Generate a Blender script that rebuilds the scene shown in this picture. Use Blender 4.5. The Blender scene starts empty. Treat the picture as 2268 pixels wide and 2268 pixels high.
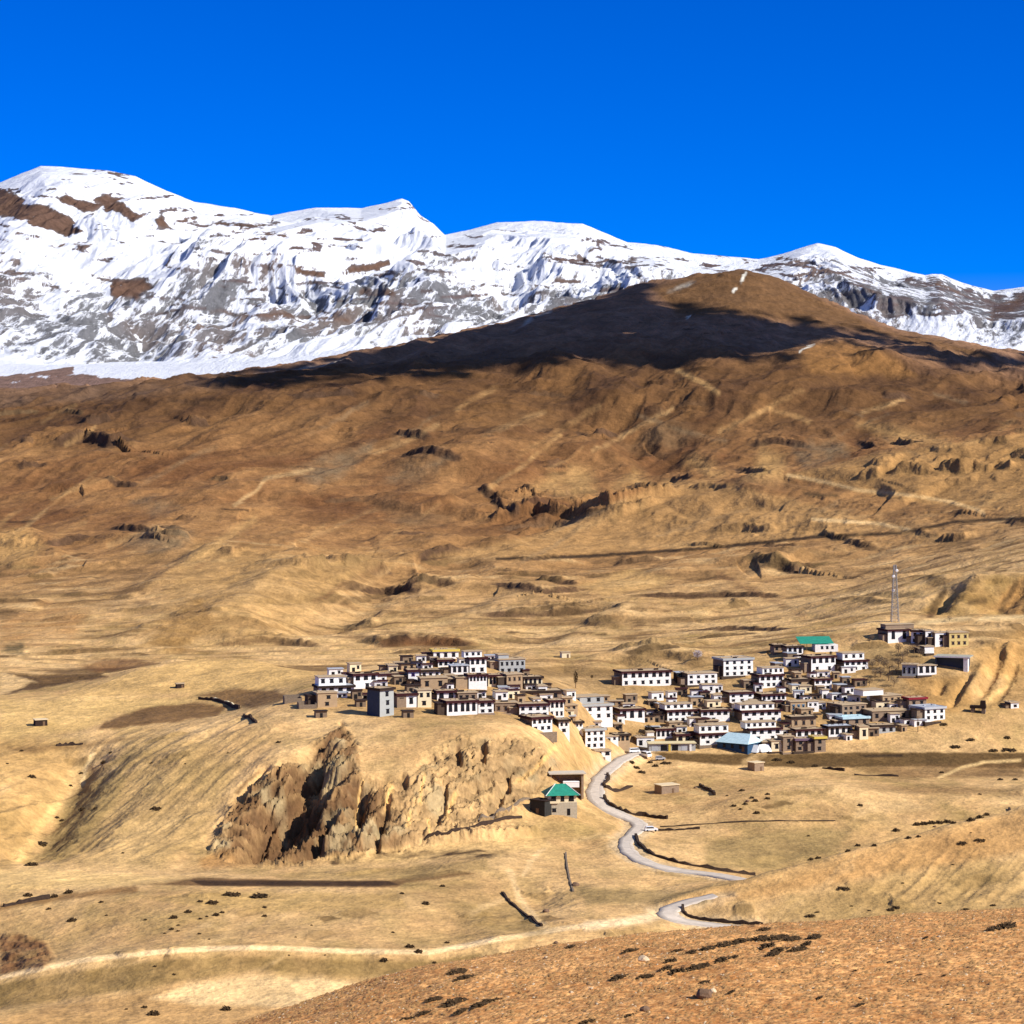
import bpy, bmesh, math, random
import numpy as np
R = math.radians
random.seed(7)
S = bpy.context.scene
COL = S.collection

# ------------------------------------------------------------------ camera, sky, sun, exposure
CZ = 135.0            # camera height above the valley floor, metres
F = 5000.0            # focal length in photograph pixels (photograph is 2268 px wide)
YH = 1000.0           # photograph row of the horizon
cam = bpy.data.cameras.new('camera'); camo = bpy.data.objects.new('camera', cam); COL.objects.link(camo)
camo.location = (0, 0, CZ); camo.rotation_euler = (R(90), 0, 0)
cam.sensor_width = 36; cam.lens = 36 * F / 2268; cam.shift_y = -(1134 - YH) / 2268
cam.clip_start = 1.0; cam.clip_end = 60000
S.camera = camo
SUN_EL, SUN_AZ = R(36), math.atan2(0.91, -0.41)      # direction to the sun: from the right, a little behind the camera
sunv = (math.cos(SUN_EL) * math.sin(SUN_AZ), math.cos(SUN_EL) * math.cos(SUN_AZ), math.sin(SUN_EL))
sl = bpy.data.lights.new('sun', 'SUN'); sl.energy = 4.6; sl.angle = R(0.5); sl.color = (1.0, 0.95, 0.86)
so = bpy.data.objects.new('sun', sl); COL.objects.link(so)
from mathutils import Vector
so.rotation_euler = Vector(sunv).to_track_quat('Z', 'Y').to_euler(); so.location = (300, -200, 500)
W = bpy.data.worlds.new('World'); S.world = W; W.use_nodes = True
nt = W.node_tree; nt.nodes.clear()
sky = nt.nodes.new('ShaderNodeTexSky'); sky.sky_type = 'NISHITA'; sky.sun_disc = False
sky.sun_elevation = SUN_EL; sky.sun_rotation = SUN_AZ; sky.altitude = 4300
sky.air_density = 1.0; sky.dust_density = 0.0; sky.ozone_density = 3.0
tint = nt.nodes.new('ShaderNodeHueSaturation'); tint.inputs['Saturation'].default_value = 1.68     # deep high-altitude blue low in the sky
deep = nt.nodes.new('ShaderNodeVectorMath'); deep.operation = 'MULTIPLY'; deep.inputs[1].default_value = (1, .62, 1.2)
tc = nt.nodes.new('ShaderNodeTexCoord'); sep = nt.nodes.new('ShaderNodeSeparateXYZ'); nt.links.new(tc.outputs['Generated'], sep.inputs[0])
el = nt.nodes.new('ShaderNodeMapRange'); el.inputs[1].default_value = .25; el.inputs[2].default_value = .6; nt.links.new(sep.outputs['Z'], el.inputs[0])
mxs = nt.nodes.new('ShaderNodeMix'); mxs.data_type = 'RGBA'; nt.links.new(el.outputs[0], mxs.inputs[0])
bg = nt.nodes.new('ShaderNodeBackground'); bg.inputs['Strength'].default_value = 0.09
out = nt.nodes.new('ShaderNodeOutputWorld')
nt.links.new(sky.outputs[0], tint.inputs['Color']); nt.links.new(tint.outputs[0], deep.inputs[0]); nt.links.new(deep.outputs[0], mxs.inputs[6]); hi = nt.nodes.new('ShaderNodeVectorMath'); hi.operation = 'MULTIPLY'; hi.inputs[1].default_value = (1.55, 1.36, 1.40); nt.links.new(sky.outputs[0], hi.inputs[0]); nt.links.new(hi.outputs[0], mxs.inputs[7])
nt.links.new(mxs.outputs[2], bg.inputs['Color']); nt.links.new(bg.outputs[0], out.inputs['Surface'])
S.view_settings.view_transform = 'Standard'; S.view_settings.look = 'None'
S.view_settings.exposure = 0.55; S.view_settings.gamma = 1.0
S.cycles.max_bounces = 5; S.cycles.diffuse_bounces = 3; S.cycles.glossy_bounces = 2

# ------------------------------------------------------------------ noise
_rng = np.random.RandomState(11)
_perm = _rng.permutation(256).astype(np.int32); _perm = np.concatenate([_perm, _perm])
_ang = _rng.rand(256) * 2 * np.pi
_gx = np.cos(_ang).astype(np.float32); _gy = np.sin(_ang).astype(np.float32)
def gn(x, y, seed=0):
    x = np.asarray(x, np.float32) + np.float32(seed * 17.31); y = np.asarray(y, np.float32) + np.float32(seed * 9.77)
    xf = np.floor(x); yf = np.floor(y)
    fx = x - xf; fy = y - yf
    xi = xf.astype(np.int32) & 255; yi = yf.astype(np.int32) & 255
    u = fx * fx * fx * (fx * (fx * 6 - 15) + 10); v = fy * fy * fy * (fy * (fy * 6 - 15) + 10)
    def g(ix, iy, dx, dy):
        h = _perm[_perm[ix & 255] + (iy & 255)]
        return _gx[h] * dx + _gy[h] * dy
    a = g(xi, yi, fx, fy); b = g(xi + 1, yi, fx - 1, fy)
    c = g(xi, yi + 1, fx, fy - 1); d = g(xi + 1, yi + 1, fx - 1, fy - 1)
    ab = a + (b - a) * u; cd = c + (d - c) * u
    return (ab + (cd - ab) * v) * 1.45
def fbm(x, y, n=4, seed=0, ridged=False, gain=0.5):
    t = 0; amp = 1.0; tot = 0; s = 1.0
    for i in range(n):
        v = gn(x * s, y * s, seed + i * 3)
        if ridged: v = 1 - 2.2 * np.abs(v)
        t = t + v * amp; tot += amp; amp *= gain; s *= 2.03
    return t / tot
def sst(a, b, x):
    t = np.clip((x - a) / (b - a), 0, 1); return t * t * (3 - 2 * t)
def lerp(a, b, t): return a + (b - a) * t

# ------------------------------------------------------------------ terrain: surveyed points, smooth surface through them
def zof(py, d): return CZ - (py - YH) / F * d
def solve_surface(pts, k=2.2, beta=1.35, smooth=0.002):
    P = np.array(pts, float)
    q = np.stack([P[:, 0] / 1000, np.log(P[:, 2]) * k], 1)
    val = zof(P[:, 1], P[:, 2]) / P[:, 2]
    n = len(P)
    D = np.sqrt(((q[:, None] - q[None]) ** 2).sum(-1))
    A = np.zeros((n + 3, n + 3)); A[:n, :n] = -D ** beta + np.eye(n) * -smooth * 0 + np.eye(n) * smooth
    A[:n, n] = 1; A[:n, n + 1:] = q; A[n:, :n] = A[:n, n:].T
    w = np.linalg.solve(A, np.concatenate([val, [0, 0, 0]]))
    def ev(px, d):
        out = np.empty(px.size); f = np.stack([px.ravel() / 1000, np.log(d.ravel()) * k], 1)
        for i in range(0, len(f), 20000):
            g = f[i:i + 20000]
            DD = np.sqrt(((g[:, None] - q[None]) ** 2).sum(-1))
            out[i:i + 20000] = -(DD ** beta) @ w[:n] + w[n] + g @ w[n + 1:]
        return (out.reshape(px.shape) * d)
    return ev
def dens(line, step=90):
    o = []
    for (x0, y0, d0), (x1, y1, d1) in zip(line[:-1], line[1:]):
        n = max(1, int(abs(x1 - x0) / step))
        for i in range(n):
            t = i / n; o.append((x0 + (x1 - x0) * t, y0 + (y1 - y0) * t, d0 + (d1 - d0) * t))
    o.append(line[-1]); return o

class Field:
    """height field on a fan of azimuth columns and distance rows"""
    def __init__(s, px, d, ev):
        s.px = px.astype(np.float64); s.d = d.astype(np.float64)
        cp = np.linspace(px[0], px[-1], 260); cd = np.exp(np.linspace(np.log(d[0]), np.log(d[-1]), 320))
        PX, DD = np.meshgrid(cp, cd)
        c = ev(PX, DD)
        i = np.interp(px, cp, np.arange(len(cp))); j = np.interp(np.log(d), np.log(cd), np.arange(len(cd)))
        i0 = np.minimum(i.astype(int), len(cp) - 2); j0 = np.minimum(j.astype(int), len(cd) - 2)
        fi = (i - i0); fj = (j - j0)
        r = c[j0] * (1 - fj)[:, None] + c[j0 + 1] * fj[:, None]
        s.Z = (r[:, i0] * (1 - fi) + r[:, i0 + 1] * fi)
        s.Y = np.repeat(s.d[:, None], len(px), 1); s.X = (s.px[None] - 1134) / F * s.d[:, None]
        s.C = np.zeros(s.Z.shape + (3,), np.float32)
        s.K = np.zeros(s.Z.shape, np.float32)
    def rows(s): return YH - (s.Z - CZ) / s.d[:, None] * F
    def ray(s, px, py, dmin=0):
        i = np.interp(px, s.px, np.arange(len(s.px))); i0 = min(int(i), len(s.px) - 2); t = i - i0
        z = s.Z[:, i0] * (1 - t) + s.Z[:, i0 + 1] * t
        r = YH - (z - CZ) / s.d * F
        ok = np.where((r <= py) & (s.d > dmin))[0]
        j = ok[0] if len(ok) else len(s.d) - 1
        d = s.d[j]; zz = z[j]
        if j > 0 and r[j - 1] > py:
            u = (r[j - 1] - py) / max(1e-6, r[j - 1] - r[j]); d = s.d[j - 1] + (s.d[j] - s.d[j - 1]) * u; zz = z[j - 1] + (z[j] - z[j - 1]) * u
        return ((px - 1134) / F * d, d, zz)
    def at(s, x, y):
        px = x / y * F + 1134
        i = np.interp(px, s.px, np.arange(len(s.px))); j = np.interp(y, s.d, np.arange(len(s.d)))
        i0 = min(int(i), len(s.px) - 2); j0 = min(int(j), len(s.d) - 2); a = i - i0; b = j - j0
        Z = s.Z
        return float((Z[j0, i0] * (1 - a) + Z[j0, i0 + 1] * a) * (1 - b) + (Z[j0 + 1, i0] * (1 - a) + Z[j0 + 1, i0 + 1] * a) * b)
    def sub(s, pts, m):
        P = np.array(pts); dm = m
        j0 = np.searchsorted(s.d, P[:, 1].min() - dm); j1 = np.searchsorted(s.d, P[:, 1].max() + dm)
        pxs = P[:, 0] / P[:, 1] * F + 1134; mp = m / P[:, 1].min() * F * 1.15
        i0 = np.searchsorted(s.px, pxs.min() - mp); i1 = np.searchsorted(s.px, pxs.max() + mp)
        return slice(max(0, j0), j1), slice(max(0, i0), i1)
    def mesh(s, name, mat):
        nr, nc = s.Z.shape
        me = bpy.data.meshes.new(name)
        co = np.stack([s.X, s.Y, s.Z], -1).reshape(-1, 3).astype(np.float32)
        me.vertices.add(nr * nc); me.vertices.foreach_set('co', co.ravel())
        a = (np.arange(nr - 1)[:, None] * nc + np.arange(nc - 1)[None]).ravel()
        q = np.stack([a, a + 1, a + nc + 1, a + nc], 1).astype(np.int32)
        me.loops.add(q.size); me.loops.foreach_set('vertex_index', q.ravel())
        me.polygons.add(len(q)); me.polygons.foreach_set('loop_start', np.arange(0, q.size, 4, dtype=np.int32))
        me.polygons.foreach_set('use_smooth', np.ones(len(q), bool))
        at = me.attributes.new('soil', 'FLOAT_COLOR', 'POINT')
        at.data.foreach_set('color', np.concatenate([s.C, np.ones(s.Z.shape + (1,), np.float32)], -1).ravel().astype(np.float32))
        at = me.attributes.new('rock', 'FLOAT', 'POINT'); at.data.foreach_set('value', s.K.ravel().astype(np.float32))
        me.update(calc_edges=True); me.validate()
        me.materials.append(mat)
        o = bpy.data.objects.new(name, me); COL.objects.link(o); o['kind'] = 'structure'
        return o

def pl_dist(X, Y, P):
    best = np.full(X.shape, 1e9); side = np.zeros(X.shape); along = np.zeros(X.shape); L = 0
    for (x0, y0), (x1, y1) in zip(P[:-1], P[1:]):
        dx, dy = x1 - x0, y1 - y0; l2 = dx * dx + dy * dy + 1e-9; l = l2 ** 0.5
        t = np.clip(((X - x0) * dx + (Y - y0) * dy) / l2, 0, 1)
        d = np.hypot(X - x0 - t * dx, Y - y0 - t * dy)
        m = d < best
        best = np.where(m, d, best); side = np.where(m, np.sign((X - x0) * dy - (Y - y0) * dx), side); along = np.where(m, L + t * l, along)
        L += l
    return best, side, along, L
def poly_sd(X, Y, P):
    P = list(P); inside = np.zeros(X.shape, bool)
    for (x0, y0), (x1, y1) in zip(P, P[1:] + P[:1]):
        if y0 != y1:
            c = ((y0 > Y) != (y1 > Y)) & (X < (x1 - x0) * (Y - y0) / (y1 - y0) + x0)
            inside ^= c
    d = pl_dist(X, Y, P + P[:1])[0]
    return np.where(inside, -d, d)

def paint(fl, pts, col=None, op=1.0, soft=10, dr=(0, 1e9), warp=8, wl=6.0, line=None, rock=None, seed=3, tex=None):
    """soil of a given colour on the patch of ground seen inside a polygon (or along a line) of the photograph"""
    xs = [p[0] for p in pts]; ys = [p[1] for p in pts]; m = soft + warp + (line or 0) + 5
    i0 = np.searchsorted(fl.px, min(xs) - m); i1 = np.searchsorted(fl.px, max(xs) + m)
    j0 = np.searchsorted(fl.d, dr[0]); j1 = np.searchsorted(fl.d, dr[1])
    if i1 <= i0 or j1 <= j0: return
    sl = (slice(j0, j1), slice(i0, i1))
    py = YH - (fl.Z[sl] - CZ) / fl.d[j0:j1, None] * F
    rowsel = np.where(((py > min(ys) - m) & (py < max(ys) + m)).any(1))[0]
    if not len(rowsel): return
    sl = (slice(j0 + rowsel[0], j0 + rowsel[-1] + 1), sl[1])
    py = YH - (fl.Z[sl] - CZ) / fl.d[sl[0], None] * F
    px = np.repeat(fl.px[None, sl[1]], py.shape[0], 0)
    X, Y = fl.X[sl], fl.Y[sl]
    if warp:
        px = px + fbm(X / wl, Y / (wl * 3), 3, seed) * warp; py = py + fbm(X / wl, Y / (wl * 3), 3, seed + 20) * warp * 0.6
    if line: sd = pl_dist(px, py, pts)[0] - line
    else: sd = poly_sd(px, py, pts)
    a = (1 - sst(-soft, soft, sd)) * op
    if tex is not None: a = a * tex(X, Y)
    if col is not None: fl.C[sl] = lerp(fl.C[sl], np.array(col, np.float32), a[..., None])
    if rock is not None: fl.K[sl] = lerp(fl.K[sl], rock, a)
    return sl, a

def height_line(fl, pts3, h, wd, jag=0.0, seed=1):
    """raise (h>0) or cut (h<0) the ground along a world polyline"""
    P = [(p[0], p[1]) for p in pts3]
    sl = fl.sub(P, wd * 3)
    X, Y = fl.X[sl], fl.Y[sl]
    d, sd, al, L = pl_dist(X, Y, P)
    w = wd * (1 + jag * fbm(X / wd, Y / wd, 2, seed))
    e = np.clip(al / (L * 0.15 + 1e-6), 0, 1) * np.clip((L - al) / (L * 0.15 + 1e-6), 0, 1)
    fl.Z[sl] += h * np.exp(-(d / w) ** 2) * np.clip(e, 0, 1)

def make_rows(d0, d1, n, ev, pxs, power=0.55, base=0.25):
    s = np.linspace(np.log(d0), np.log(d1), 700); d = np.exp(s)
    PX, DD = np.meshgrid(pxs, d)
    v = ev(PX, DD) / DD
    g = np.maximum(np.gradient(v, axis=0), 0).max(1)
    g = g / g.mean(); w = np.maximum(g, 0) ** power + base
    c = np.concatenate([[0], np.cumsum((w[1:] + w[:-1]) / 2)])
    return np.interp(np.linspace(0, c[-1], n), c, d)

# ---- survey of the valley, village spur and brown hills: (photo column, photo row, metres)
L = []
def add(*p, step=90): L.extend(dens(list(p), step))
for x in range(-800, 3200, 200): L.append((x, 2700, 330))
add((-800, 2230, 515), (300, 2230, 515), (900, 2235, 515), (1400, 2240, 520), (2000, 2270, 520), (3000, 2300, 520))
add((-800, 2330, 478), (700, 2318, 478), (1500, 2330, 478), (3000, 2350, 478))
add((-800, 2290, 520), (0, 2238, 522), (250, 2200, 528), (420, 2172, 535), (560, 2152, 541), (800, 2168, 545), (960, 2178, 548))
add((-800, 2260, 540), (-300, 2210, 542), (0, 2165, 545), (200, 2125, 547), (400, 2105, 550), (560, 2099, 552), (750, 2107, 557), (950, 2110, 562), (1100, 2083, 572), (1250, 2056, 584), (1400, 2042, 598), (1470, 2040, 606))
add((-800, 2200, 580), (0, 2120, 580), (400, 2062, 578), (800, 2062, 582), (1000, 2070, 590), (1150, 2050, 600))
add((-800, 2060, 625), (0, 2010, 620), (400, 1992, 615), (900, 1992, 620), (1100, 1970, 650), (1250, 1985, 640))
add((-800, 1990, 650), (0, 1965, 645), (500, 1962, 640), (900, 1958, 648))
add((-800, 1940, 690), (0, 1930, 688), (300, 1932, 688), (600, 1928, 692), (900, 1928, 690))
add((580, 1912, 705), (700, 1913, 706), (800, 1896, 715), (900, 1880, 724), (1000, 1866, 732), (1100, 1832, 750), (1180, 1770, 790), (1240, 1715, 830))
add((620, 1720, 768), (700, 1700, 773), (800, 1718, 766), (900, 1724, 765), (950, 1672, 788), (1000, 1640, 803), (1100, 1626, 815), (1200, 1652, 820))
add((480, 1850, 740), (430, 1700, 800), (560, 1650, 815), (700, 1620, 830))
add((0, 1830, 755), (100, 1850, 765), (250, 1838, 748), (400, 1850, 742))
add((-800, 1750, 840), (0, 1700, 835), (170, 1730, 835), (300, 1700, 815))
add((-800, 1640, 900), (0, 1622, 895), (200, 1640, 880), (330, 1640, 862))
add((-800, 1560, 1000), (0, 1545, 1000), (300, 1562, 960), (500, 1577, 930))
add((640, 1590, 850), (760, 1588, 850), (900, 1585, 855), (1000, 1592, 855), (1100, 1592, 860), (1200, 1605, 870))
add((640, 1570, 868), (850, 1573, 870), (1000, 1580, 870), (1150, 1590, 876), (1250, 1610, 890), (1330, 1662, 932))
add((700, 1532, 905), (760, 1524, 910), (950, 1502, 940), (1050, 1490, 955), (1150, 1525, 938), (1200, 1530, 945), (1290, 1560, 955))
add((880, 1478, 968), (980, 1460, 985), (1050, 1456, 990), (1130, 1488, 980))
add((1100, 1890, 700), (1000, 1900, 698), (1300, 1878, 738))
add((1175, 1812, 770), (1245, 1806, 776), (1330, 1780, 830))
add((1385, 1868, 735), (1500, 1925, 702), (1690, 1948, 703))
add((1440, 1838, 790), (1560, 1850, 770), (1700, 1850, 775))
add((1290, 1720, 880), (1330, 1745, 860), (1500, 1765, 860))
add((1390, 1672, 960), (1300, 1672, 945))
add((1470, 2022, 620), (1540, 2045, 617), (1700, 2056, 611), (2100, 2048, 603), (2400, 2030, 600), (3000, 2000, 600))
add((1500, 2001, 630), (1560, 1978, 640), (1700, 1943, 652), (1900, 1890, 668), (2100, 1838, 682), (2268, 1795, 692), (2600, 1715, 710), (3100, 1600, 740))
add((1700, 2000, 632), (2100, 1945, 645), (2268, 1915, 650), (2700, 1860, 655))
add((1750, 1940, 730), (1900, 1905, 745), (2100, 1870, 765), (2268, 1850, 780), (2700, 1800, 800), (3100, 1760, 800))
add((1200, 2005, 640), (1350, 1960, 660), (1450, 1975, 660))
add((1560, 1792, 825), (1700, 1752, 850), (1850, 1742, 855), (2000, 1760, 850), (2268, 1745, 865), (3000, 1740, 870))
add((1500, 1702, 930), (1700, 1698, 945), (1900, 1700, 945), (2268, 1705, 945), (3000, 1690, 950))
add((1400, 1668, 965), (1550, 1664, 966), (1700, 1666, 966), (1900, 1660, 972), (2100, 1630, 990), (2268, 1620, 1000), (3000, 1600, 1010))
add((1400, 1600, 990), (1550, 1602, 998), (1700, 1600, 1000), (1850, 1585, 1014), (2000, 1592, 1010), (2070, 1594, 1006), (2200, 1575, 1017), (2268, 1568, 1022), (3000, 1540, 1040))
add((1300, 1545, 1005), (1400, 1520, 1040), (1550, 1515, 1050), (1640, 1497, 1065), (1740, 1510, 1055), (1850, 1527, 1050), (1950, 1510, 1060), (2050, 1500, 1063), (2150, 1485, 1075), (2268, 1500, 1080))
add((1780, 1450, 1105), (1830, 1442, 1112), (1900, 1470, 1090), (2000, 1425, 1112), (2100, 1430, 1108), (2180, 1425, 1112), (2268, 1440, 1110))
add((1960, 1386, 1150), (2050, 1382, 1158), (2100, 1379, 1162), (2268, 1370, 1170), (2600, 1350, 1180), (3000, 1330, 1180))
add((1990, 1366, 1200), (2100, 1370, 1195), (2268, 1362, 1195))
add((2040, 1352, 1250), (2150, 1288, 1290), (2268, 1262, 1300), (2600, 1200, 1320), (3100, 1150, 1320))
add((1250, 1492, 1090), (1400, 1480, 1105), (1600, 1450, 1120), (750, 1486, 1085))
add((-800, 1560, 1010), (0, 1548, 1008), (150, 1541, 1015), (300, 1482, 1072), (430, 1464, 1100), (560, 1463, 1105), (700, 1489, 1085))
add((-800, 1510, 1120), (0, 1505, 1120), (200, 1500, 1140), (430, 1476, 1180), (650, 1478, 1180), (900, 1478, 1180))
add((-800, 1450, 1300), (0, 1440, 1300), (300, 1440, 1300), (600, 1440, 1300), (900, 1430, 1300), (1200, 1440, 1300), (1500, 1410, 1300), (1800, 1382, 1300))
add((-800, 1400, 1500), (0, 1362, 1500), (400, 1332, 1500), (800, 1342, 1500), (1200, 1332, 1500), (1500, 1322, 1500), (1900, 1290, 1500), (2268, 1205, 1500), (3000, 1100, 1500))
add((-800, 1280, 1800), (0, 1240, 1800), (400, 1203, 1800), (800, 1232, 1800), (1200, 1222, 1800), (1600, 1202, 1800), (2000, 1132, 1800), (2268, 1082, 1800), (3000, 1000, 1800))
add((1500, 1105, 2000), (1740, 1050, 2050), (1950, 1002, 2060), (2268, 957, 2060), (2600, 925, 2060), (3100, 860, 2060))
add((1740, 1048, 2200), (1950, 1012, 2220), (2268, 985, 2220), (2600, 960, 2220))
add((-800, 1100, 2200), (0, 1082, 2200), (400, 1062, 2200), (800, 1082, 2200), (1200, 1110, 2150), (1500, 1070, 2200))
add((900, 1130, 2080), (1100, 1150, 2060), (1300, 1138, 2060))
add((-800, 960, 2600), (0, 932, 2600), (400, 882, 2600), (800, 892, 2600), (1100, 930, 2600), (1300, 960, 2560), (1600, 922, 2600), (2000, 920, 2600), (2268, 902, 2600), (3000, 850, 2600))
add((-800, 920, 2900), (0, 882, 2900), (300, 852, 2900), (550, 836, 2920), (800, 806, 2930), (1200, 792, 2930), (1600, 762, 2930), (2000, 802, 2930), (2268, 842, 2930), (3000, 850, 2930))
add((550, 833, 3000), (800, 786, 3150), (1000, 743, 3250), (1150, 710, 3300), (1300, 671, 3350), (1450, 628, 3380), (1560, 607, 3400), (1650, 601, 3400), (1720, 612, 3400), (1800, 650, 3400), (1900, 700, 3380), (2000, 735, 3350), (2150, 765, 3300), (2268, 785, 3300), (2600, 850, 3300), (3100, 900, 3300), step=60)
add((1780, 758, 3080), (1850, 756, 3080), (1920, 775, 3080))
add((1500, 706, 3200), (1650, 690, 3200), (1750, 716, 3200))
for x in range(-800, 3300, 250): L.append((x, 1000, 4300))
for x in (-800, -500, -200, 100, 400): L.append((x, 900, 3300))
ev1 = solve_surface(L)
PX1 = np.concatenate([np.arange(-900, -300, 12), np.arange(-300, 2580, 2.15), np.arange(2580, 3200, 12)])
D1 = make_rows(420, 4200, 1250, ev1, np.linspace(0, 2268, 24))
G = Field(PX1, D1, ev1)

# ---- relief of the valley and hills
X, Y = G.X.astype(np.float32), G.Y.astype(np.float32)
hill = sst(1250, 1900, Y); far = sst(2000, 2900, Y)
pxg = np.repeat(PX1[None].astype(np.float32), len(D1), 0)
# the village ground stays smooth
vill = (sst(560, 680, pxg) * (1 - sst(2150, 2230, pxg)) * sst(820, 870, Y) * (1 - sst(1130, 1200, Y)))
a_ = X * 0.9 - Y * 0.43; b_ = X * 0.43 + Y * 0.9        # across / along the fall line of the big slope
wx = fbm(X / 260, Y / 260, 3, 40) * 60; wy = fbm(X / 260, Y / 260, 3, 45) * 60
n_str = fbm((a_ + wx) / 95, (b_ + wy) / 420, 5, 2, True)
n_big = fbm(X / 420, Y / 420, 4, 8)
n_led = fbm(X / 120, Y / 42, 4, 9)
n_mid = fbm(X / 70, Y / 70, 4, 5)
n_sm = fbm(X / 14, Y / 14, 3, 6)
sky_guard = 1 - 0.75 * sst(3050, 3250, Y)
dz = hill * sky_guard * (n_str * lerp(4, 12, far) + n_big * lerp(6, 17, far)) + n_mid * lerp(.9, 2.6, hill) + n_sm * lerp(0.22, 0.9, hill)
# ledges: the slope breaks into small steps
zs = (G.Z + n_led * 12) / lerp(5.0, 11.0, far)
st = zs - np.floor(zs); step = (sst(0.0, 0.22, st) - st)
dz += hill * step * lerp(2.2, 5.0, far) * sst(-0.25, 0.3, n_mid + 0.4 * n_big)
flat = (1 - hill)
# field terraces behind and beside the village
tz = (Y + 26 * fbm(X / 160, Y / 160, 2, 14)) / 26
ts = tz - np.floor(tz)
dz += sst(1040, 1120, Y) * (1 - sst(1400, 1600, Y)) * (sst(0, .12, ts) - ts) * 1.1
G.Z += dz * (1 - 0.85 * vill)
# slope gullies on the left valley side and the spur (fall line to the lower left)
lv = sst(690, 730, Y) * (1 - sst(850, 930, Y)) * (1 - sst(540, 660, pxg))
c2 = (X * 0.94 - Y * 0.335)
G.Z += lv * fbm(c2 / 13, (Y * 0.94 + X * 0.335) / 130, 3, 21, True) * 1.1
rs = sst(612, 625, Y) * (1 - sst(640, 668, Y)) * sst(1850, 2060, pxg)
G.Z += rs * fbm((X * 0.85 - Y * 0.5) / 7, (Y + X) / 70, 2, 23, True) * 0.8
# the rock cliff below the village: ribs and clefts
cl_poly = [(455, 1890), (520, 1760), (620, 1690), (700, 1640), (760, 1600), (800, 1650), (800, 1715), (905, 1722), (945, 1665), (1000, 1632), (1100, 1622), (1200, 1640), (1250, 1690), (1180, 1770), (1100, 1832), (1000, 1868), (900, 1884), (700, 1918), (560, 1918)]
pyg = G.rows().astype(np.float32)
jj = slice(np.searchsorted(D1, 690), np.searchsorted(D1, 870)); ii = slice(np.searchsorted(PX1, 420), np.searchsorted(PX1, 1300))
cs = poly_sd(pxg[jj, ii] + fbm(X[jj, ii] / 8, Y[jj, ii] / 16, 3, 60) * 22, pyg[jj, ii] + fbm(X[jj, ii] / 8, Y[jj, ii] / 16, 3, 61) * 14, cl_poly)
cm = 1 - sst(-22, 8, cs)
xc = X[jj, ii]; yc = Y[jj, ii]
ax = xc * 0.86 - yc * 0.5 + fbm(xc / 20, yc / 40, 2, 64) * 5
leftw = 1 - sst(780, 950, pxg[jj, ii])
rib = fbm(ax / 8.0, (yc + xc * .5) / 38, 5, 62, True, 0.62)
rib2 = fbm(ax / 4.0, (yc + xc * .5) / 8, 4, 63, True, .7) - .15
cleft = np.minimum(0, gn(ax / 11.0, yc / 70, 66) + 0.12)
G.Z[jj, ii] += cm * (-1.5 + rib * lerp(1.6, 4.2, leftw) + rib2 * lerp(2.3, 2.6, leftw) + cleft * lerp(3, 16, leftw))
CLIFF = (jj, ii, cm, rib, rib2, leftw)
# ------------------------------------------------------------------ gullies and banks cut into the ground
def smooth_line(P, n=3, it=40):
    P = np.array(P, float)
    t = np.arange(len(P)); tt = np.linspace(0, len(P) - 1, (len(P) - 1) * n + 1)
    Q = np.stack([np.interp(tt, t, P[:, k]) for k in range(3)], 1)
    for _ in range(it // 4): Q[1:-1] = (Q[:-2] + 2 * Q[1:-1] + Q[2:]) / 4
    return Q
def edge(pts, h, wf, wb, dmin=0, fl=None, jag=.10):
    """a crest: ground rises gently towards it from the near side and falls off steeply behind"""
    fl = fl or G; P = []
    for px_, py_ in pts:
        q = fl.ray(px_, py_, dmin); q = fl.ray(px_, py_ + h * F / q[1] * .8, dmin); P.append((q[0], q[1]))
    P = [tuple(q) for q in smooth_line([(a, b, 0) for a, b in P], 5, 24)[:, :2]]; wb = max(wb, 6)
    sl = fl.sub(P, wf * 2.5); X_, Y_ = fl.X[sl], fl.Y[sl]
    d, sd, al, L_ = pl_dist(X_, Y_, P)
    near = sd > 0 if P[-1][0] > P[0][0] else sd < 0
    w = np.where(near, wf, wb) * (1 + jag * fbm(X_ / wf, Y_ / wf, 2, 37))
    e = np.clip(al / (L_ * .12 + 1e-6), 0, 1) * np.clip((L_ - al) / (L_ * .12 + 1e-6), 0, 1)
    fl.Z[sl] += h * np.exp(-(d / w) ** 2) * e
def scarp(pts, h, front=2.0, back=25, dmin=0, col=None, wpx=5, op=.9, dr=(1200, 3500), rough=.32):
    """a broken rock step: ground beyond the line stands h higher, fading backwards; its face is bare rock"""
    P = [(p[0], p[1]) for p in W3(pts, dmin=dmin)]
    sl = G.sub(P, back * 2.5); X_, Y_ = G.X[sl], G.Y[sl]
    d, sd, al, L_ = pl_dist(X_ + front * 2 * fbm(X_ / (front * 4), Y_ / (front * 4), 3, 38), Y_, P)
    s_ = d * np.where((sd > 0) == (P[-1][0] > P[0][0]), -1, 1)
    e = np.clip(al / (L_ * .2 + 1e-6), 0, 1) * np.clip((L_ - al) / (L_ * .2 + 1e-6), 0, 1)
    prof = sst(-front, front, s_) * np.exp(-np.maximum(s_ - front, 0) / back)
    r_ = 1 + rough * fbm(X_ / 12, Y_ / 30, 3, 39, True)
    G.Z[sl] += h * prof * e * r_
    SC.append((sl, (1 - sst(front * .8, front * 2.2, np.abs(s_ + front * .3))) * (e > .02) * np.clip(e * 2.5, 0, 1) * op, col))
SC = []
def W3(pts, fl=None, dmin=0): return [(fl or G).ray(p[0], p[1], p[2] if len(p) > 2 else dmin) for p in pts]
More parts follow.
